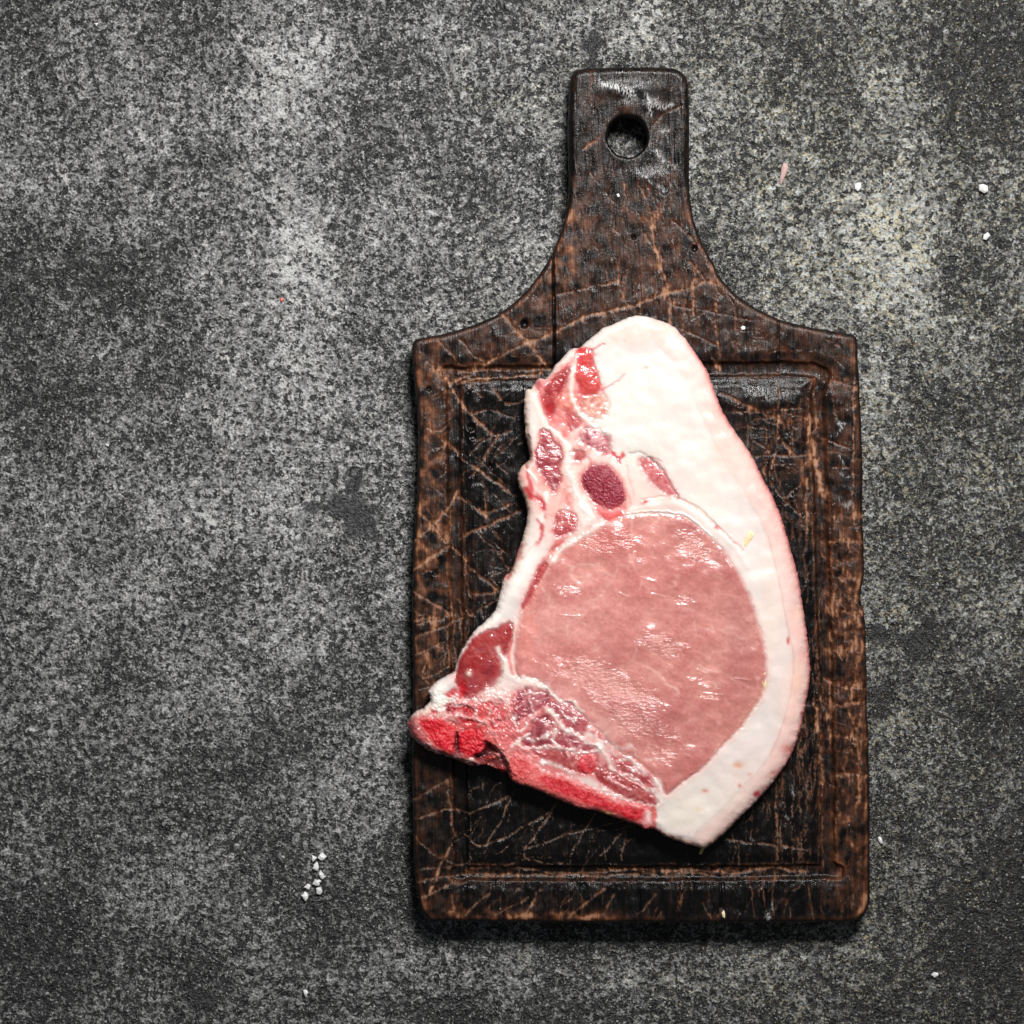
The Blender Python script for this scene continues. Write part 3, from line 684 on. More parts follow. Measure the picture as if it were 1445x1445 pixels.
# ---- large shape of the cut face
SEAM = [(921,480),(945,505),(966,535),(985,575),(1002,612),(1020,648),(1048,690),(1070,728),(1083,757),(1095,802),(1104,849),(1112,892),(1119,920),(1119,950),(1116,972),(1111,998),(1098,1040),(1086,1066),(1069,1089),(1044,1114),(1012,1149),(984,1172),(978,1199)]
rp = newpart('rind', mfat, 'smooth pinkish outer rind strip')
rindpoly = SEAM+[(990,1230),(1080,1200),(1200,1000),(1200,700),(1080,540),(1000,440),(930,430),(915,450)]
mr, fr = mask(rindpoly, 2.0, .25, .2, R=60, curve=False)
blend(mr*0.85, FATP)
ID[(mr > .5)] = rp
Zc -= smooth(0, -30, fr)*2.0
line(SEAM[8:18], 1.3, (238,168,142), .55, -.5, .2, brk=.25)
line(SEAM[3:9], 1.6, (246,206,192), .5, 0, .2, brk=.3)
line(SEAM[17:], 1.5, (226,200,188), .6, -.4, .2)
# pink at the very outside edge
ed = np.exp(-(d/4.0)**2)*smooth(930, 1010, X+Y*0.15-70)
blend(np.clip(ed*.55, 0, 1), lin(240,120,120,.88))
ed2 = np.exp(-(d/22)**2)*smooth(960, 1010, X)
blend(np.clip(ed2*.42*(0.8+N20), 0, 1), lin(250,190,176,.88))
# greyish sawn rind at the lower end
m_ = mr*smooth(1060, 1110, Y); blend(m_*.55*np.clip(.8+N8, 0, 1), lin(226,204,196,.85)); WET += m_*.3
m_ = smooth(9, 3, d)*smooth(930, 950, X)*smooth(1120, 1160, Y); blend(m_*.7, lin(205,170,148,.8))
# hues in the fat; shading of hollows and the tilted top painted in
for q in [(905,580,45,60,(236,238,228),.5),(860,560,30,30,(246,236,226),.4),(900,640,50,14,(216,218,206),.55),(1000,700,40,50,(248,240,226),.35),(1060,850,20,80,(250,238,230),.4),
          (895,470,40,14,(232,208,194),.6),(930,470,40,14,(250,215,203),.6),(868,478,30,10,(240,206,192),.55),(975,620,25,70,(252,228,218),.4),(1040,640,22,40,(251,216,204),.5),
          (1015,640,16,26,(252,214,200),.5),(1090,860,16,90,(252,226,212),.5),(1115,1000,16,60,(250,214,202),.5),(960,560,26,50,(251,228,220),.5),(1060,1110,30,30,(248,216,206),.45),(960,1150,35,20,(240,232,214),.5),(1000,1120,50,30,(246,234,220),.4),(1126,960,12,20,(246,205,180),.6),(1128,865,12,14,(246,208,185),.5)]:
    blob(q[0],q[1],q[2],q[3],q[4],q[5],0,.9)
for q in [(1041,1080,8,5,(232,178,140),.8),(1058,1093,3,2,(222,160,130),.7),(995,1116,5,3,(228,160,132),.8),(1044,1109,3,2.5,(224,140,120),.8),(1069,1121,5,4,(214,40,70),.95),(1132,1007,2.5,3,(200,90,80),.8),
          (1112,905,2,6,(206,60,60),.9),(1112,1057,10,8,(220,130,105),.5),(1095,1092,9,6,(226,150,130),.5),(1083,1112,10,6,(222,150,120),.4),(985,1143,8,4,(244,220,190),.5)]:
    blob(*q[:6], h=-.3, wp=.3)
line([(853,485),(843,490),(833,495)], 1.3, (205,70,65), .85, -1)
line([(882,528),(868,540),(850,552)], 1.4, (218,80,80), .8, -.8, brk=.2)
line([(908,519),(914,520)], 1.6, (240,160,140), .7)
blob(881.5,481,.9,.9,(60,40,35),.9,wp=0); blob(814.5,571,1.0,1.4,(50,35,35),.9,wp=0); blob(972,1176,.8,.8,(70,60,50),.8,wp=0)

# ---- loin (eye) muscle
EYE = [(883,727),(914,724.5),(942,725),(966,730),(989,746),(1006,762),(1020,777),(1032,795),(1046,819),(1060,849),(1069,878),(1076,903),(1080,934),(1080,966),(1072,988),(1058,1008),(1044,1028),(1024,1048),(1004,1070),(984,1090),(962,1104),(947,1117),(940,1121),
 (934,1109),(920,1091),(902,1075),(886,1066),(870,1058),(854,1042),(836,1022),(815,1000),(788,985),(768,966),(752,956),(738,957),(729,950),(725,926),(729,900),(735,872),(745,842),(752,817),(763,797),(778,778),(797,765),(815,757),(835,742),(858,735)]
ep = newpart('loin_muscle', mmus, 'large pale pink round muscle')
m, f = mask(EYE, 2.4, .32, .9, R=60)
blend(np.exp(-((f-2)/4.0)**2)*.5, lin(246,200,188,.82))
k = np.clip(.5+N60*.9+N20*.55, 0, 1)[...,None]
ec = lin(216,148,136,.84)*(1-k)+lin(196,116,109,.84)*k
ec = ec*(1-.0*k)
fx_, fy_ = X*math.cos(.35)+Y*math.sin(.35), -X*math.sin(.35)+Y*math.cos(.35)
fibr = fbm(fx_/3.0, fy_, 5, 3, 140)
ec = ec*(1+0.10*fibr[...,None])
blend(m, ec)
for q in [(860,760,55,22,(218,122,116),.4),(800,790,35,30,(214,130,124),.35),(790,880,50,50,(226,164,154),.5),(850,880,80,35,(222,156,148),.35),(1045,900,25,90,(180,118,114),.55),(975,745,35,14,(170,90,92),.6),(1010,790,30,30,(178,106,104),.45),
          (985,850,60,40,(190,118,114),.4),(870,920,40,40,(188,112,110),.35),(930,1010,70,30,(184,110,110),.4),(985,1050,50,30,(190,116,112),.4),(780,930,50,25,(216,130,126),.4),(800,840,30,18,(196,112,110),.5),(905,815,60,25,(216,138,130),.35),(745,890,12,50,(232,140,128),.5)]:  # muscle hues, with broad glare at left and dark upper right painted in
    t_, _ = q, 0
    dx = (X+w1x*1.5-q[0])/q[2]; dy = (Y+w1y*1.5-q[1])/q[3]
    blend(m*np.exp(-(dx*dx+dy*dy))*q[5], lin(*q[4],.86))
# marbling: traced veins and a faint web
web = np.clip(1-np.abs(fbm(X+w1x*2, Y+w1y*2, 46, 3, 150))*16, 0, 1)*np.clip(.2+N20*1.5, 0, 1)
blend(m*web*.55, lin(244,196,184,.88))
web = np.clip(1-np.abs(fbm(X+w1x*2, Y+w1y*2, 17, 2, 151))*9, 0, 1)*np.clip(N20*2-.1, 0, 1)*smooth(890, 800, Y+(X-900)*.3)
blend(m*web*.5, lin(246,196,186,.88))
for p, w_, a_ in [([(793,795),(806,799),(823,797),(845,797)],1.6,.7),([(810,799),(806,808),(812,814),(835,813)],1.6,.7),([(806,812),(814,822),(822,829)],2.2,.6),([(765,830),(772,840),(775,850)],2.2,.55),
                  ([(845,805),(862,812),(868,815),(855,829)],1.4,.5),([(855,833),(840,845),(822,853)],1.4,.45),([(915,943),(930,952),(940,965),(955,972),(958,980)],1.6,.75),([(905,900),(897,915),(894,935)],1.3,.4),
                  ([(825,868),(803,880),(800,898)],1.2,.5),([(750,900),(770,892),(800,886)],1.2,.4),([(1000,945),(1025,952),(1040,962),(1065,975)],1.2,.45),([(978,860),(980,880),(982,900)],1.2,.35),
                  ([(868,812),(872,800),(890,795)],1.2,.35),([(985,940),(1000,947)],1.6,.6),([(935,1022),(930,1030),(940,1032)],1.6,.5),([(748,862),(742,870),(755,862)],1.0,.5),([(890,735),(893,755),(900,765)],1.4,.4),
                  ([(1000,870),(1004,880),(1008,892)],1.0,.3),([(965,985),(985,1000),(1010,1012)],1.0,.3)]:
    line(p, w_, (247,204,192), a_, .25, .35, brk=.35)
line([(1083,960),(1075,985),(1060,1008),(1040,1032),(1018,1054),(990,1082)], 2.6, (240,210,190), .55, .5, 1.0, brk=.7)
for q in [(1018,867),(1009,867),(997,932)]: line([(q[0]-3,q[1]),(q[0]+2,q[1]+2)], .9, (150,50,50), .7)
for q in [(886.5,865),(868,853.5),(1046,867),(806,928)]: blob(q[0],q[1],1.3,1.3,(130,45,40),.8,wp=.2)
ID[m > .5] = ep
Zc += m*1.2*np.sqrt(np.clip(-f/24, 0, 1)) - 0.9*np.exp(-(f/2.6)**2)
# where the face is roughly torn it glistens
wm = np.zeros(G.shape)
def wb(x, y, rx, ry, a, rot=0.0):
    global wm
    c_, s_ = math.cos(rot), math.sin(rot); dx = X-x; dy = Y-y
    wm = np.maximum(wm, a*np.exp(-(((dx*c_+dy*s_)/rx)**2+((-dx*s_+dy*c_)/ry)**2)))
for q in [(852,962,78,26,1.0,.45),(815,955,40,10,.8,.2),(935,912,34,16,1.0,.35),(895,1015,80,22,.8,.5),(975,770,32,16,.75,.6),(855,765,45,22,.7,0),(965,845,18,7,.6,.1),(930,1060,40,18,.45,.6),(1000,965,30,6,.6,.3),(800,835,30,10,.5,.2),(905,780,40,16,.3,0),(1003,983,18,4,.8,.1)]:
    wb(*q)
WET = WET*(1-m)+m*(0.04+wm*0.70)
gl = fbm(fx_/2.2, fy_, 4.6, 3, 160)
Zc += m*wm*gl*0.45 + m*(0.2*fbm(fx_/2, fy_, 9, 2, 161) + 0.35*N20 + .6*N60)
# long raised ridges, a pale glint painted on each
for p, w_ in [([(920,838),(928,840),(939,843)],1.2),([(873,836),(882,840),(888,842)],1.4),([(790,867),(803,869),(818,869)],1.2),([(992,978),(1005,979),(1020,981)],1.2),([(905,815),(915,818),(926,820)],1.2),([(984,945),(990,947),(996,950)],1.3),([(1037,957),(1047,958),(1058,960)],1.0),([(955,853),(962,853),(970,854)],1.2)]:
    line(p, w_, (236,190,184), .35, 1.6, .2)

# ---- membrane between the loin and the fat
MEM = [(862,738),(885,722),(915,715),(945,711),(965,716),(985,728),(1005,745),(1022,758),(1040,775),(1056,800)]
line(MEM, 4.5, (252,238,230), .85, 1.0, .25)
line([(880,726),(912,722),(942,722),(967,727),(988,742),(1004,757)], 1.3, (255,250,246), .9, 1.2, .3, wet=.8)
line([(905,706),(940,700),(970,708),(992,722),(1012,742)], 1.6, (232,196,172), .65, -1.2, .3)
line([(955,702),(975,712),(1000,730),(1015,748)], 2.0, (196,110,100), .5, -1.2, .3, brk=.4)
line([(1012,742),(1035,763),(1050,777)], 1.3, (226,130,110), .7, -1.0, .3, brk=.2)
blob(1010,744,3,3,(214,70,80),.8)

# ---- upper left group
line([(756,560),(760,600),(752,640),(760,690),(762,740),(745,790),(725,835)], 9, (253,236,226), .75, .6, .7)
# loose pink ground colour
for q in [(800,562,36,44,(236,158,144),.72),(775,560,18,24,(232,124,116),.6),(778,640,20,60,(240,168,156),.55),(770,710,16,50,(242,180,168),.5),(800,640,34,44,(246,204,190),.75),(790,700,34,44,(244,196,182),.75),(880,680,60,40,(248,214,202),.7),(920,715,50,16,(246,206,192),.5),
          (750,690,12,30,(245,190,178),.6),(735,672,8,12,(244,176,164),.7),(905,690,26,20,(248,216,206),.5)]:
    blob(*q[:6], soft=.9)
A = newpart('muscle', mmus, 'bright red strip of muscle below the top edge of the fat')
mA, fA = muscle([(813,493.5),(832,492),(838,501),(839,515),(845,533),(849,547),(840,556),(827,558),(818,557),(818,547),(810,533),(809,508)], (196,62,58), (214,92,84), 1.8, -1.5, 1.2, .35, A, .4, .12)
blend(mA*np.exp(-((X-818)/8)**2)*smooth(540, 500, Y)*.8, lin(216,30,32,.85))
Bq = newpart('muscle', mmus, 'dark red wedge of muscle at the upper left')
muscle([(801,518),(803,526),(797,543),(791,560),(784,569),(783,583),(775,590),(768,580),(767,562),(773,543),(787,528)], (160,44,50), (178,70,68), 1.6, -2.0, 1.2, .8, Bq, .5, .1)
blob(776,578,5,9,(196,20,34),.8,-1.5); line([(783,528),(795,520),(801,514)], 1.6, (205,60,58), .6, -.6)
line([(776,527),(790,514),(800,505),(812,496)], 2.4, (252,232,220), .8, .6, .6)
blob(760,541,7,7,(190,80,80),.75,-.8); blob(752,548,3,3,(250,235,225),.8)
T = newpart('muscle', mmus, 'pale brown streaked patch of muscle beside the white fat')
mT, fT = muscle([(818,562),(832,558),(848,556),(858,566),(858,580),(846,590),(830,588),(820,578)], (214,158,136), (238,198,180), 3.5, -.8, .6, .3, T, .9, .0, 1.3)
stri = np.clip(perlin((X*.8+Y*.6)/3.2, (X*.6-Y*.8)/14, 170)*1.6, 0, 1); blend(mT*stri*.6, lin(182,116,96,.85))
muscle([(785,562),(798,556),(812,560),(815,572),(806,580),(793,578)], (238,180,158), (222,140,120), 3, 0, .8, .6, None, 1, .3)
Dq = newpart('muscle', mmus, 'small pink muscle between two white membranes')
muscle([(799,586),(812,585),(820,598),(807,608),(800,599)], (206,122,116), (186,90,90), 2, -1.5, .8, .6, Dq, .6, .2)
muscle([(771,590),(786,588),(796,598),(802,612),(796,620),(784,608)], (222,130,120), (240,180,168), 2.6, 0, .6, .6, None, 1, .4)
Eq = newpart('muscle', mmus, 'purple brown muscle right below the brown streaks')
muscle([(824,603),(846,606),(858,618),(863,634),(853,640),(836,633),(818,624)], (156,80,92), (232,182,180), 2.6, -1.0, 1.0, .9, Eq, .9, .4)
line([(842,604),(856,616),(863,634)], 2.6, (150,82,90), .6, -1)
Fq = newpart('muscle', mmus, 'long dark muscle down the left side')
muscle([(766,603),(778,616),(791,634),(795,645),(789,664),(794,674),(781,693),(773,686),(766,670),(756,656),(755,639),(763,625)], (146,44,60), (176,84,90), 1.8, -2.2, 1.2, .9, Fq, .8, .3)
blob(774,655,8,6,(140,24,52),.6,-1); blob(783,683,8,7,(140,40,56),.55,-1); blob(770,612,6,9,(214,140,134),.6)
blob(786,672,3,3,(250,220,210),.7,.8); blob(779,630,8,4,(238,190,182),.5,.8); blob(781,650,6,3,(236,190,184),.5,.8)
muscle([(802,641),(810,635),(824,637),(826,645),(818,651),(806,649)], (186,108,104), (196,122,116), 1.6, -2, .8, .5, newpart('muscle', mmus, 'small oval brown muscle above the dark disc'), .4, .1)
muscle([(800,690),(807,690),(808,705),(802,715),(796,705)], (216,150,138), (234,184,172), 2.4, -.8, .8, .6, None, .8, .3)
Hq = newpart('muscle', mmus, 'rose muscle to the left of the top of the round muscle')
muscle([(783,728),(793,720),(804,722),(812,727),(814,738),(807,751),(797,755),(787,758),(780,751),(783,740)], (176,82,84), (196,108,104), 1.8, -1.5, 1.4, .9, Hq, .5, .2)
muscle([(777,774),(790,762),(801,764),(790,774),(780,787)], (206,110,106), (220,140,130), 1.8, -1, .6, .6, None, .6, .4)
Kq = newpart('muscle', mmus, 'long thin red muscle along the upper left edge of the round muscle')
muscle([(768,792),(773,799),(767,812),(757,834),(745,854),(736,862),(740,844),(752,822),(760,802)], (178,72,76), (196,96,94), 1.6, -1.6, .8, .9, Kq, .4, .15)
line([(782,784),(771,806),(757,832),(745,852),(735,872),(730,900)], 1.5, (246,190,174), .85, .6, .25)
# knuckle disc
Mq = newpart('marrow_disc', mbone, 'dark crimson oval disc in the white fat')
mM, fM = muscle([(827,664),(834,657),(844,655),(857,656),(864,662),(871,671),(879,683),(883,700),(878,712),(868,718),(857,718),(846,713),(833,702),(823,686),(821,673)], (134,32,58), (158,58,76), 1.4, -1.0, 3.0, 1.0, Mq, .3, .0, .8)
Zc += mM*N3*.9
blend(np.exp(-((fM+2)/4)**2)*.5*smooth(690, 712, Y), lin(150,10,40,.8))
blend(np.exp(-((fM-2)/3.0)**2)*.4, lin(238,170,160,.88))
muscle([(842,716),(852,720),(866,721),(880,716),(879,730),(868,737),(852,732)], (226,110,108), (236,150,140), 2.6, -.6, .6, .6, None, .8, .4)
Jq = newpart('muscle', mmus, 'red wedge of muscle between the disc and the white fat')
muscle([(905,647),(919,648),(932,662),(945,681),(954,698),(944,697),(928,688),(913,671),(903,655)], (176,74,82), (226,160,156), 2.4, -1.2, .8, .7, Jq, .6, .3)
line([(915,646),(932,660),(946,682),(958,702)], 1.7, (160,72,76), .6, -1.2, .4)
line([(888,640),(905,640),(924,650),(936,662)], 2.0, (150,130,126), .5, -1.4, .4)
line([(918,644),(935,651)], 1.1, (160,40,50), .7, -.6)
line([(862,638),(872,646),(879,640)], 2.2, (220,36,50), .9, -.6, .6); line([(872,646),(875,654)], 1.8, (214,20,40), .9, -.6, .5); line([(848,640),(862,640)], 1.6, (236,110,104), .6)
blob(911,709,3.6,3.2,(210,50,60),.9,-.5); blob(905,711,4,2,(236,140,130),.5)
line([(885,655),(890,675),(896,698)], 2.0, (240,190,176), .6, .5); line([(882,690),(890,705),(886,720)], 1.6, (244,180,166), .6)
line([(800,650),(806,680),(818,705),(832,730)], 5, (254,244,238), .85, 1.4, .6)
line([(770,600),(795,622),(806,650)], 4, (254,240,232), .85, 1.0, .6); line([(752,560),(768,595)], 4.5, (254,244,232), .8, 1.2, .3)
line([(760,740),(768,720),(772,700)], 4, (254,242,234), .8, 1.0, .5); line([(815,500),(805,540),(812,575),(836,600),(860,612)], 3.0, (253,236,226), .85, 1.0, .4)
line([(780,790),(800,768),(830,752),(850,738)], 4.2, (253,236,226), .85, 1.0, .5)
# curled flap on the left edge
line([(747,640),(745,650),(742,657)], 3.0, (150,14,30), .9, -3, .4); line([(744,615),(748,640)], 2.4, (140,20,34), .8, -3, .4)
line([(743,690),(752,700),(762,706),(767,718)], 4.8, (206,20,32), .95, -1.0, .6, wet=1.0); line([(744,660),(746,678),(752,692)], 2.2, (216,40,44), .85)
line([(764,740),(766,756),(758,772),(745,790)], 2.0, (206,60,58), .7, -.6, .6, brk=.3)
line([(757,545),(764,556),(770,575),(778,592)], 2.0, (214,56,58), .7, -.6, .6, brk=.3)
line([(796,570),(806,590),(812,606)], 1.6, (170,50,60), .6, -.6, .6, brk=.3)
line([(738,662),(748,665),(755,680)], 2.4, (254,236,228), .8, 1.2, .5); line([(758,735),(765,745),(762,760)], 2.2, (214,90,86), .7, -.8)
line([(758,764),(750,776),(738,788),(729,795)], 2.2, (206,84,80), .7, -1.0, .5); line([(736,772),(724,796),(715,814)], 4.6, (186,6,22), .95, -2, .6, wet=1.0)
line([(745,650),(742,600)], 3.0, (226,206,184), .6, -2.5, .3)
m_ = smooth(9, 2, d)*smooth(775, 755, X)*smooth(540, 560, Y)*smooth(850, 800, Y); blend(m_*.6, lin(222,186,164,.85))

# ---- long white flank between torn edge and loin
line([(752,775),(735,815),(716,850),(700,872),(676,893),(660,915)], 8, (254,244,236), .9, 1.2, .25)
# ---- lower left group
for q in [(612,1035,42,30,(160,18,32),.95),(655,1045,40,26,(176,20,34),.92),(695,1030,34,30,(224,84,80),.8),(665,1005,34,16,(226,70,72),.8)]: blob(*q[:6], soft=1.0)
L1 = newpart('muscle', mmus, 'deep red glossy muscle at the lower left')
muscle([(700,886),(712,880),(724,880),(722,905),(713,927),(706,924),(710,940),(706,961),(699,971),(685,973),(674,981),(661,988),(650,978),(642,957),(647,936),(656,917),(670,899),(685,890)], (150,34,38), (178,64,60), 1.8, -2.4, 1.6, .05, L1, .4, .05)
blob(690,902,16,10,(190,80,72),.6,.6); blob(668,935,12,8,(168,20,26),.6,-.6); blob(652,940,7,16,(130,8,22),.5,-1); blob(690,945,8,16,(150,60,76),.5,.8)
blob(665,965,12,14,(168,76,84),.55,1.4); blob(661.5,950.5,5.2,5.0,(246,214,200),1.0,3.0,1.2,wp=.15)
line([(653,935),(660,928),(672,926),(680,932)], 1.8, (206,100,92), .55, .8, .3)
for q in [(679,936,3,5),(690,935,3,6),(668,968,8,4),(688,965,5,5),(713,893,2,6),(700,875,14,3)]: wb(q[0],q[1],q[2],q[3],.75)
line([(738,958),(752,964),(770,970),(786,984)], 4.0, (255,240,232), .9, .8, .5)
line([(712,945),(708,965),(716,985),(714,1005)], 5.0, (254,236,228), .85, .6, .7, brk=.2)
line([(702,915),(710,930),(716,950),(730,962),(750,966)], 4.2, (254,232,220), .9, 1.0, .5); line([(722,905),(718,930),(724,950)], 2.6, (240,150,136), .8, .5, .3)
line([(727,872),(724,905),(722,935),(728,955)], 1.6, (250,214,202), .8, .8, .25)
for q in [(712,975,22,14,(252,226,218),.8),(690,985,20,10,(246,196,188),.8),(735,965,25,9,(254,238,232),.8),(702,1008,28,22,(238,120,112),.75),(676,1018,28,12,(236,104,98),.7),(706,1040,26,18,(240,130,118),.8),(622,985,10,18,(253,246,236),.9),
          (605,1005,16,9,(246,214,200),.8),(640,1010,26,6,(248,214,206),.7)]:
    blob(*q[:6], h=.8, soft=.9)
dq = newpart('muscle', mmus, 'dark crimson clot between the red muscle and the sawn bone')
muscle([(628,996),(644,993),(660,996),(667,1005),(652,1010),(634,1007)], (138,14,34), (170,30,50), 1.6, -3.5, .8, 1.0, dq, .7, .05)
for q in [(637,978,9,7),(652,976,6,12),(664,1003,7,6),(693,995,14,6),(703,1005,8,8),(712,1012,3,6),(698,1021,10,6),(660,1020,14,5),(643,1024,7,5),(716,1035,7,10),(722,1048,5,8),(672,1030,10,6),(610,1003,3.5,3.5)]:
    blob(*q, (216,22,44), .88, -1.6, 1.1, wp=1.4)
for q in [(708,1018,5,3),(655,1031,6,4),(665,1018,4,3),(690,1008,4,4)]: blob(*q, (150,6,26), .8, -2.5, wp=1.3)
for k in range(90):
    x_, y_ = rng.uniform(632, 740), rng.uniform(980, 1056)
    th = rng.uniform(.2, 1.3); L_ = rng.uniform(6, 18)
    line([(x_,y_),(x_+math.cos(th)*L_,y_+math.sin(th)*L_)], rng.uniform(1.0,2.0), (253,226,216) if rng.rand() < .5 else (214,30,48), .75, rng.uniform(.4,1.4), 1.0)
for p, w_, c_ in [([(638,994),(650,993),(663,1000),(681,1022)],1.6,(255,238,230)),([(684,978),(700,980),(709,985),(716,1000),(722,1016)],2.0,(255,240,234)),([(644,1009),(669,1012),(697,1028),(722,1046)],2.4,(250,196,186)),
                  ([(684,1034),(700,1044),(712,1056),(722,1072)],3.6,(244,160,148)),([(676,1018),(690,1014),(704,1022)],1.4,(255,236,228)),([(700,990),(703,1005),(710,1020)],1.2,(255,240,234)),([(694,1000),(690,1010),(700,1016)],1.2,(255,232,222)),
                  ([(650,986),(664,984),(678,988),(690,984)],2.4,(254,228,220)),([(714,985),(718,1003),(716,1020)],1.3,(255,244,238)),([(628,1012),(640,1006),(652,1013),(668,1011)],1.8,(252,214,206)),([(672,1026),(684,1024),(696,1034),(704,1040)],1.5,(255,226,216))]:
    line(p, w_, c_, .92, 1.0, .8, brk=.3)
B1 = newpart('vertebra_bone', mbone, 'sawn bright red bone chunk at the far lower left')
muscle([(591,1016),(606,1012),(626,1013),(641,1025),(643,1040),(642,1054),(636,1068),(618,1060),(600,1044)], (206,4,32), (222,36,56), 1.4, 0.0, 1.5, 1.0, B1, .5, .1, 1.3)
line([(597,1016),(612,1012),(626,1014),(640,1024)], 1.4, (246,180,168), .8, .8, .4)
B2 = newpart('vertebra_bone', mbone, 'smaller sawn red bone chunk beside the hollow')
muscle([(645,1041),(653,1032),(664,1028),(680,1033),(690,1045),(684,1060),(664,1070),(650,1063)], (200,4,32), (218,32,52), 1.4, 0.0, 1.5, 1.0, B2, .5, .1, 1.3)
# hollows beside the bones
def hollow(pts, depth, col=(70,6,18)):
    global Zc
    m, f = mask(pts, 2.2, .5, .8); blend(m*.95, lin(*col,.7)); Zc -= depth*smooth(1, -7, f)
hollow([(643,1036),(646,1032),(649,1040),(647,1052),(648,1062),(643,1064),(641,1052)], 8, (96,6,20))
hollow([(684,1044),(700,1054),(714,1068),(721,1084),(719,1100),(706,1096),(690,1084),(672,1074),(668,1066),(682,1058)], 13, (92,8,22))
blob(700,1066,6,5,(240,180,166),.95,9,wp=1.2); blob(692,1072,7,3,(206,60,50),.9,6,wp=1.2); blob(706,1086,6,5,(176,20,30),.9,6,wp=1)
line([(588,1046),(607,1059),(633,1068),(655,1076),(670,1081)], 3.2, (206,170,158), .8, -6, .5, brk=.3)
line([(578,1018),(579,1032),(588,1046)], 3.6, (126,10,26), .85, -4, .4)
line([(592,1006),(590,1016),(594,1030),(604,1046),(620,1058)], 2.6, (226,176,160), .8, 0, .6)
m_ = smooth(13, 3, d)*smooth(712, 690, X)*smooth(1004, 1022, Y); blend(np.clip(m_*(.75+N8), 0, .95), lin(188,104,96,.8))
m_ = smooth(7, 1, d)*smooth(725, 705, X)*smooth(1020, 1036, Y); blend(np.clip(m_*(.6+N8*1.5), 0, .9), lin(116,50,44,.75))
line([(600,1049),(620,1062),(645,1070),(668,1078)], 1.6, (236,206,196), .8, .8, .8, brk=.3)
# ---- small muscles above the rib
RIBP = [(722,1062),(735,1063),(748,1070),(765,1086),(795,1094),(830,1108),(866,1125),(900,1133),(915,1138),(926,1140),(926,1160),(922,1180),(900,1180),(870,1168),(820,1150),(790,1140),(740,1120),(712,1104),(718,1085)]
rb = newpart('rib_bone', mbone, 'long sawn rib with bright red marrow along the lower edge')
for q in [(770,1005,56,44,(238,170,164),.85),(825,1035,50,26,(240,184,176),.75),(885,1085,44,28,(230,156,148),.85),(790,1075,60,24,(228,136,130),.85),(730,1040,24,24,(236,150,146),.8)]: blob(*q[:6], soft=.8)
mus = [([(729,978),(742,973),(757,975),(771,976),(779,987),(764,1000),(742,1010),(729,1021),(725,1004)], (150,58,76), (190,112,120), 'streaked purple muscle left of the intercostal group', -1.0),
 ([(779,992),(800,991),(817,1004),(831,1022),(820,1036),(804,1030),(788,1012),(774,1001)], (156,64,78), (200,124,126), 'curved muscle tucked under the round muscle', -1.0),
 ([(786,1031),(806,1039),(830,1047),(842,1057),(822,1061),(797,1054),(781,1044)], (144,52,70), (190,108,114), 'narrow muscle below the curved muscle', -1.2),
 ([(755,1016),(771,1010),(784,1020),(777,1034),(780,1047),(762,1053),(734,1049),(744,1034)], (136,46,64), (184,100,108), 'dark blotchy muscle beside the vertebra', -1.4),
 ([(749,1059),(795,1057),(824,1066),(841,1080),(828,1092),(810,1090),(780,1079),(762,1070)], (170,76,76), (192,104,100), 'smooth brownish pink muscle along the rib', -1.2),
 ([(838,1082),(858,1088),(890,1100),(910,1110),(925,1127),(926,1135),(908,1134),(874,1121),(848,1106)], (162,58,60), (184,90,86), 'smooth muscle ending at the rib tip', -1.2),
 ([(862,1068),(885,1074),(905,1084),(920,1100),(925,1112),(908,1105),(884,1094),(866,1082)], (168,74,78), (204,124,120), 'upper muscle at the lower end of the round muscle', -.8)]
for p, c1, c2, lb, hh_ in mus:
    muscle(p, c1, c2, 1.8, hh_, 1.6, .8, newpart('muscle', mmus, lb), .9, .55, 1.6)
blob(769,1013,8,5,(150,16,46),.85,-1.2); blob(756,1020,6,6,(168,40,60),.5)
for p, w_ in [([(722,1055),(733,1044),(745,1037)],2.4),([(741,1040),(752,1045),(768,1040),(776,1032)],2.0),([(772,1002),(786,1012),(796,1030),(812,1038),(828,1046),(842,1054)],3.6),([(739,956),(755,962),(771,970),(786,986),(806,990),(822,1002)],3.2),
              ([(727,1052),(745,1056),(770,1055),(800,1057),(830,1062),(845,1062)],2.2),([(784,1031),(780,1045),(790,1055)],3.2),([(842,1052),(852,1062),(860,1075),(866,1088)],3.2),([(875,1072),(890,1074),(905,1084),(912,1092)],2.8),
              ([(873,1092),(890,1096),(905,1106),(915,1118)],1.8),([(728,1008),(728,1022),(735,1030),(745,1018)],1.8),([(746,985),(750,1000),(756,1004)],1.6),([(735,982),(752,979),(768,980)],1.4),([(800,998),(812,1006),(813,1014),(806,1018)],1.4),
              ([(764,1075),(780,1077),(795,1085),(810,1092)],3.2),([(924,1098),(932,1112),(932,1130),(928,1140)],3.4),([(790,1004),(803,1014),(812,1024)],1.3),([(835,1030),(845,1042),(848,1056)],2.4)]:
    line(p, w_*.95, (255,234,226), .95, 1.3, .7, brk=.2)
blob(846,1056,6,6,(254,240,234),.9,1.2); blob(832,1031,5,6,(252,226,218),.7,1)
for p, w_ in [([(858,1100),(870,1106),(882,1112),(890,1114)],1.8),([(800,1086),(812,1090),(822,1094)],1.2),([(852,1115),(860,1117)],1.5),([(876,1095),(893,1104),(910,1114)],1.2)]:
    line(p, w_, (244,206,200), .6, 1.6, .3, wet=1.0)
rq = newpart('marrow', mbone, 'small round red piece in the muscle above the rib')
muscle([(817,1074),(826,1067),(838,1068),(842,1078),(837,1090),(827,1093),(817,1086)], (218,24,48), (236,96,100), 1.6, 1.0, 2.0, 1.0, rq, .6, .2, 1.2)
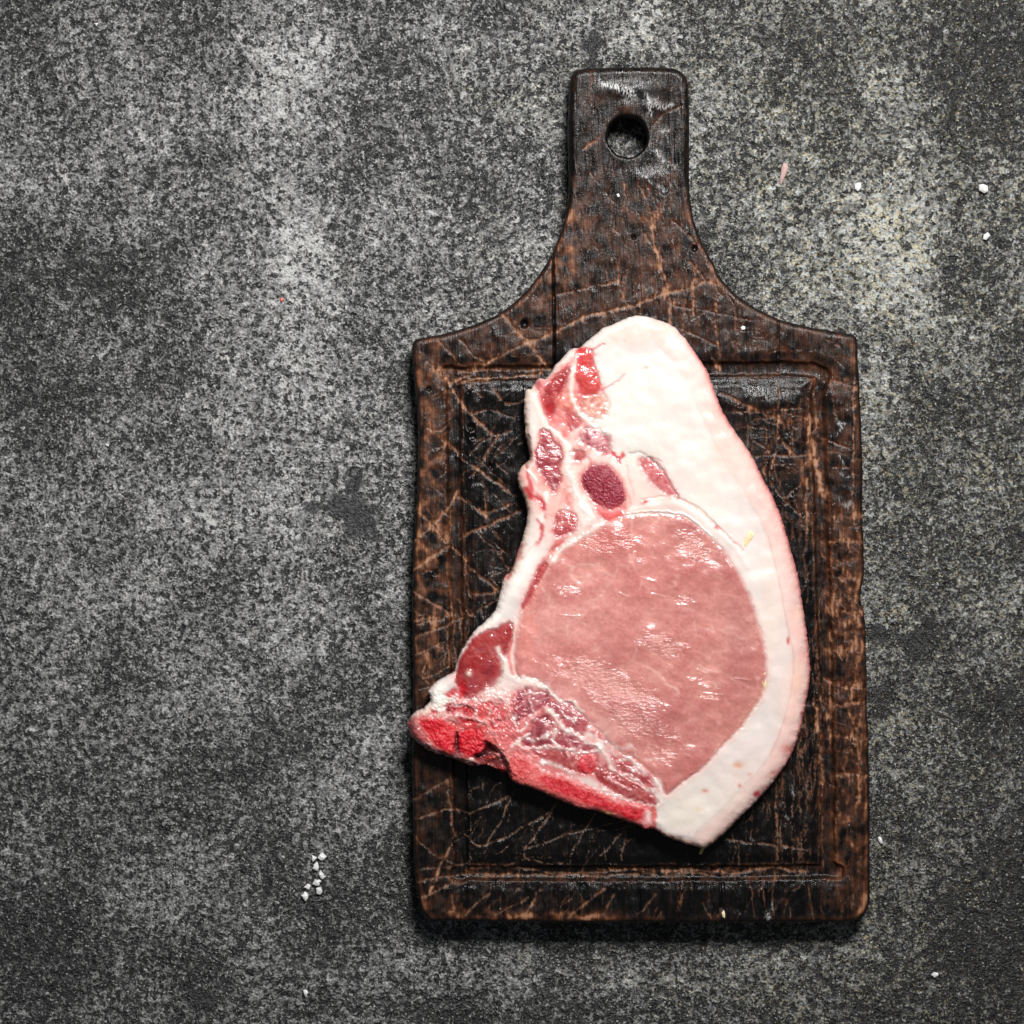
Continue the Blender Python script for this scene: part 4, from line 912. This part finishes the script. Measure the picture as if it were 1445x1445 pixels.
line([(838,1092),(848,1102),(858,1108)], 2.6, (170,20,34), .7, -1)
for k in range(80):
    a_ = rng.rand(); x_ = 730+a_*185+rng.uniform(-8, 8); y_ = 1000+a_*85+rng.uniform(-28, 38)*(1-.55*a_)
    th = .55+rng.normal()*.55; L_ = rng.uniform(5, 20)
    cc = [(252,226,218),(244,186,178),(140,48,68),(206,50,70),(255,242,236)][rng.choice(5, p=[.30,.12,.24,.10,.24])]
    line([(x_,y_),(x_+math.cos(th)*L_*.5,y_+math.sin(th)*L_*.5+rng.uniform(-2,2)),(x_+math.cos(th)*L_,y_+math.sin(th)*L_)], rng.uniform(.8,1.7), cc, rng.uniform(.4,.8), rng.uniform(-.3,.9), .9)
for k in range(45):
    x_ = rng.uniform(752, 835); y_ = rng.uniform(590, 760); th = 1.1+rng.normal()*.6; L_ = rng.uniform(6, 20)
    cc = [(252,226,216),(244,186,174),(196,100,104),(254,240,232)][rng.choice(4, p=[.3,.25,.2,.25])]
    line([(x_,y_),(x_+math.cos(th)*L_*.5+rng.uniform(-2,2),y_+math.sin(th)*L_*.5),(x_+math.cos(th)*L_,y_+math.sin(th)*L_)], rng.uniform(.8,1.8), cc, rng.uniform(.3,.65), rng.uniform(-.2,.7), .9)
# rib
mR, fR = mask(RIBP, 1.6, .35, .8, R=30)
blend(mR, lin(232,118,112,.86)); ID[mR > .5] = rb; WET = WET*(1-mR)+mR*.9
spk = np.clip(.5+N3*1.1+N8*.6, 0, 1)
blend(mR*spk*.5, lin(238,150,138,.82))
core = [(762,1095),(780,1096),(800,1103),(830,1117),(862,1131),(890,1138),(908,1143),(914,1151),(908,1158),(893,1157),(868,1147),(836,1136),(806,1124),(780,1115),(765,1106)]
mc, fc = mask(core, 3.0, .5, 1.5); blend(mc*np.clip(.95-N8*.35, 0, 1), lin(216,2,38,.86)); blend(mc*np.clip(N3*1.3, 0, 1)*.45, lin(240,90,100,.84)); blend(mc*np.clip(-N3*1.2-N8*1.3, 0, 1)*.75, lin(150,2,22,.8))
line([(724,1065),(748,1073),(768,1089),(797,1098),(832,1112),(868,1128),(905,1138)], 2.0, (253,214,204), .8, .6, .6, brk=.3)
blob(736,1078,10,9,(206,40,60),.5); blob(752,1095,8,8,(236,140,134),.6); blob(745,1070,10,4,(240,170,160),.6)
for k in range(14): blob(rng.uniform(724,760),rng.uniform(1068,1100),2,2,(206,24,48),.7,-.4,wp=1)
line([(724,1102),(741,1107),(760,1114),(776,1120),(797,1130),(823,1139),(854,1146),(880,1156),(905,1165)], 2.2, (226,150,140), .75, -.5, .4, brk=.3)
line([(725,1105),(760,1118),(797,1134),(823,1143),(860,1152),(900,1167)], 1.6, (150,96,70), .55, -1, .4, brk=.5)
blob(858,1148,8,2.2,(238,216,140),.9,.3,rot=.3); blob(915,1150,6,8,(240,214,208),.9,.5); blob(915,1160,12,6,(234,196,190),.8)
line([(925,1135),(920,1150),(921,1168)], 1.5, (190,140,120), .7, -2.0, .3)
Zc += mR*(N3*.3+N8*.5)+mR*1.0*np.sqrt(np.clip(-fR/8, 0, 1))
# top-left tip and general relief
Zc += .16*N20*(1-m)+.05*N8*(1-mr)+.12*N20*mr
WET = np.clip(WET+np.where(ID == ep, 0, wm*.6), 0, 1)
Zc += np.where((ID != 0) & (ID != rp) & (ID != ep), N3*.1+N8*.35, 0)
messy = smooth(760, 720, X)*smooth(965, 985, Y)
Zc += messy*(N8*1.3+N3*.5+N20*2)
Zc += N60*3.0
# rounded shoulder of the cut
r = 12+3*N20+9*smooth(950, 1060, X)
tt = np.clip(d/r, 0, 1); Zc -= (r*.9)*(1-np.sqrt(np.clip(1-(1-tt)**2, 0, 1)))
# wet flesh blurs its own colours a little; then the reds are taken to their full depth
def soften(A):
    P = np.pad(A, ((1,1),(1,1),(0,0)), 'edge')
    A = (P[:-2,1:-1]+P[2:,1:-1]+2*P[1:-1,1:-1])/4
    P = np.pad(A, ((0,0),(1,1),(0,0)), 'edge')
    return (P[:,:-2]+P[:,2:]+2*P[:,1:-1])/4
C = soften(soften(C))
red = np.clip((C[...,0]-C[...,1])/(C[...,0]+1e-4), 0, 1)
eyem = (ID == ep)
kk = np.where(eyem, .06, .62)*smooth(.24, .60, red)
C = C*np.dstack([1-.16*kk, 1-.66*kk, 1-.58*kk])
C = np.clip(C, 0.001, .9)
cells, rim, XX, YY, GX, GY = snap(G, sd)
NRM = normals_of(Zc, G.g)
chop = bpy.data.objects.new('pork_chop', None); sc.collection.objects.link(chop)
chop.location = (0, 0, 0); chop.empty_display_size = 0.05
chop['label'] = 'raw bone-in pork chop with thick white fat lying on the dark cutting board'
chop['category'] = 'meat'
idc = ID[:-1,:-1]
base = 0.5
ztop = ZB+TH
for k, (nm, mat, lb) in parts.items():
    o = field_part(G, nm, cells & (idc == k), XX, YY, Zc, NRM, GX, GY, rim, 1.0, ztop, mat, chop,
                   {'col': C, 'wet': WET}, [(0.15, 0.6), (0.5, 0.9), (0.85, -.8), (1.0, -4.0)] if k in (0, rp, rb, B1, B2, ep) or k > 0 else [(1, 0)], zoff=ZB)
    if o is not None and lb: o['label'] = lb

# ------------------------------------------------------------------ loose bits
def chip(name, pts, h, z, mat, label, cat, group=None, seed=0, dome=0.55):
    """a faceted crystal or crumb from its outline seen from above"""
    r = np.random.RandomState(seed+3)
    p = np.asarray(pts, float); c = p.mean(0); n = len(p)
    k = (D-(z+h)*S)/D
    rings = [(0.80, 0.0), (1.0, 0.35), (0.93, 0.72)]
    V = []
    for s_, f_ in rings:
        for q in p:
            q2 = c+(q-c)*s_+r.uniform(-.25, .25, 2)
            V.append(((q2[0]-CX)*S*k, (CY-q2[1])*S*k, (z+h*f_+r.uniform(-.3, .3)*(f_ > 0))*S))
    for q in p:
        q2 = c+(q-c)*dome+r.uniform(-.4, .4, 2)
        V.append(((q2[0]-CX)*S*k, (CY-q2[1])*S*k, (z+h*r.uniform(.82, 1.0))*S))
    V.append(((c[0]-CX)*S*k, (CY-c[1])*S*k, (z+h)*S)); V.append(((c[0]-CX)*S*k, (CY-c[1])*S*k, z*S))
    F = []
    for a in range(3):
        for i in range(n): F.append((a*n+i, (a+1)*n+i, (a+1)*n+(i+1) % n, a*n+(i+1) % n))
    for i in range(n): F.append((3*n+i, 4*n, 3*n+(i+1) % n)); F.append((i, (i+1) % n, 4*n+1))
    me = bpy.data.meshes.new(name)
    org = ((c[0]-CX)*S*k, (CY-c[1])*S*k, z*S)
    me.from_pydata([(a[0]-org[0], a[1]-org[1], a[2]-org[2]) for a in V], [], F); me.update()
    import bmesh
    bm = bmesh.new(); bm.from_mesh(me); bmesh.ops.recalc_face_normals(bm, faces=bm.faces); bm.to_mesh(me); bm.free()
    me.materials.append(mat)
    o = bpy.data.objects.new(name, me); sc.collection.objects.link(o); o.location = org
    o['label'] = label; o['category'] = cat
    if group: o['group'] = group
    return o
def z12(pts): return [(380+.08304*u, 1180+.08304*v) for u, v in pts]
salt = [
 (z12([(715,318),(780,345),(818,368),(775,415),(735,452),(712,405)]), 'wedge-shaped salt grain at the upper left end of the salt cluster'),
 (z12([(815,372),(850,310),(885,268),(940,305),(982,350),(935,405),(888,428),(850,400)]), 'largest diamond-shaped salt grain at the top of the salt cluster'),
 (z12([(805,428),(830,450),(836,500),(850,530),(822,602),(790,600),(718,562),(745,520),(745,488)]), 'pointed salt grain just under the topmost pair of the salt cluster'),
 (z12([(862,570),(900,610),(930,645),(925,670),(972,685),(910,748),(875,725),(850,690),(828,645)]), 'ragged two-lobed salt grain on the right side of the salt cluster'),
 (z12([(765,733),(800,750),(850,735),(890,765),(860,800),(850,856),(780,842),(720,822)]), 'flat four-sided salt grain in the middle of the salt cluster'),
 (z12([(650,806),(690,825),(707,850),(690,890),(668,924),(620,900),(573,875),(610,835)]), 'small triangular salt grain on the left side of the salt cluster'),
 (z12([(785,882),(830,868),(880,866),(905,920),(900,965),(865,1002),(800,988),(795,935)]), 'rounded white salt grain at the lower right of the salt cluster'),
 (z12([(600,933),(640,960),(672,1000),(660,1060),(620,1124),(585,1090),(560,1055),(532,1010),(565,985)]), 'long greyish salt grain at the bottom of the salt cluster')]
for i, (p, lb) in enumerate(salt):
    p = np.asarray(p); p = p.mean(0)+(p-p.mean(0))*.93
    chip('salt_grain', p, 8.0, -1.0, msalt, lb, 'salt grain', 'coarse salt grains on the concrete', i)
def zz(ox, oy, k_, pts): return [(ox+k_*u, oy+k_*v) for u, v in pts]
one = [
 (zz(380,1340,.0692,[(688,828),(740,820),(775,850),(798,890),(765,930),(758,970),(738,985),(710,940),(695,880)]), 7, 'lone oval salt grain near the bottom edge, below the salt cluster'),
 (zz(1060,200,.2664,[(548,226),(566,214),(585,216),(584,245),(566,262),(550,248)]), 7, 'angular salt grain at the upper right, nearest the pink meat flake'),
 (zz(1060,200,.2664,[(1206,226),(1230,222),(1256,232),(1258,262),(1238,273),(1208,256)]), 9, 'blocky salt grain near the right edge, upper of the two'),
 (zz(1060,200,.2664,[(1232,492),(1255,477),(1271,498),(1247,520),(1230,516)]), 7, 'rounded salt grain near the right edge, lower of the two'),
 ([(1239,1182),(1242,1180),(1245,1184),(1246,1190),(1243,1191),(1240,1187)], 5, 'small salt grain right of the lower right part of the cutting board'),
 ([(1314,1376),(1318,1372),(1324,1373),(1325,1377),(1319,1380)], 5, 'flat clear salt grain in the lower right corner area'),
 ([(132,32),(139,32),(136,37)], 4, 'tiny triangular salt grain near the upper left corner'),
 ([(148,626),(154,627),(153,630),(149,629)], 4, 'tiny salt grain left of centre, on the plain concrete')]
for i, (p, h_, lb) in enumerate(one):
    chip('salt_grain', p, h_, -1.0, msalt, lb, 'salt grain', 'coarse salt grains on the concrete', 20+i)
chip('meat_flake', [(1106,229),(1111,230),(1113,236),(1111,243),(1107,250),(1103,260),(1101,261),(1100,254),(1102,244),(1103,236)], 3, -1.0, mscrap, 'thin pink flake of meat on the concrete right of the board handle', 'meat scrap', seed=40)
chip('meat_crumb', [(395,421),(398,419.5),(400,422),(398,426),(395.5,425)], 3, -1.0, mred, 'tiny red meat crumb on the concrete, upper left', 'meat scrap', seed=41)
zt2 = ZB+TH
chip('bone_crumb', [(1048,770),(1050,760),(1055,750),(1060,748),(1065,753),(1062,760),(1056,768),(1051,774)], 4, zt2-3, myel, 'pale yellow sliver on the white fat above right of the round muscle', 'bone crumb', 'yellow bone crumbs on the chop', 50)
chip('bone_crumb', [(1036,795),(1042,795),(1052,800),(1057,806),(1052,809),(1043,804)], 3, zt2-3, myel, 'flat yellow sliver at the upper right rim of the round muscle', 'bone crumb', 'yellow bone crumbs on the chop', 51)
chip('bone_crumb', [(1068,950),(1073,944),(1079,943),(1081,950),(1077,958),(1078,968),(1074,964),(1069,958)], 4, zt2-3, myel, 'yellow nub at the right rim of the round muscle', 'bone crumb', 'yellow bone crumbs on the chop', 52)
chip('bone_crumb', [(1077,962),(1081,958),(1083,966),(1080,973),(1077,968)], 3, zt2-3, myel, 'smaller yellow nub just under the one at the right rim of the round muscle', 'bone crumb', 'yellow bone crumbs on the chop', 53)
chip('white_crumb', [(1045,462),(1048,459.5),(1052,461),(1051.5,465),(1047,466)], 3, ZB-.5, mwhite, 'white crumb on the board between the chop and the right shoulder', 'crumb', seed=60)
chip('white_crumb', [(870,274),(873,273),(875,277),(872,278.5)], 2, ZB, mwhite, 'white crumb at the neck of the board handle', 'crumb', seed=61)
chip('white_crumb', [(1018,1288),(1022,1284),(1024,1290),(1023,1296),(1020,1294)], 2, ZB-1, myel, 'yellowish splinter on the bottom rim of the board', 'crumb', seed=62)
chip('fibre', [(986,1205),(989,1198),(994,1195),(998,1194),(993,1199),(990,1206)], 3, ZB+1, mgreen, 'yellow green fibre poking out under the lowest tip of the chop', 'fibre', seed=63)
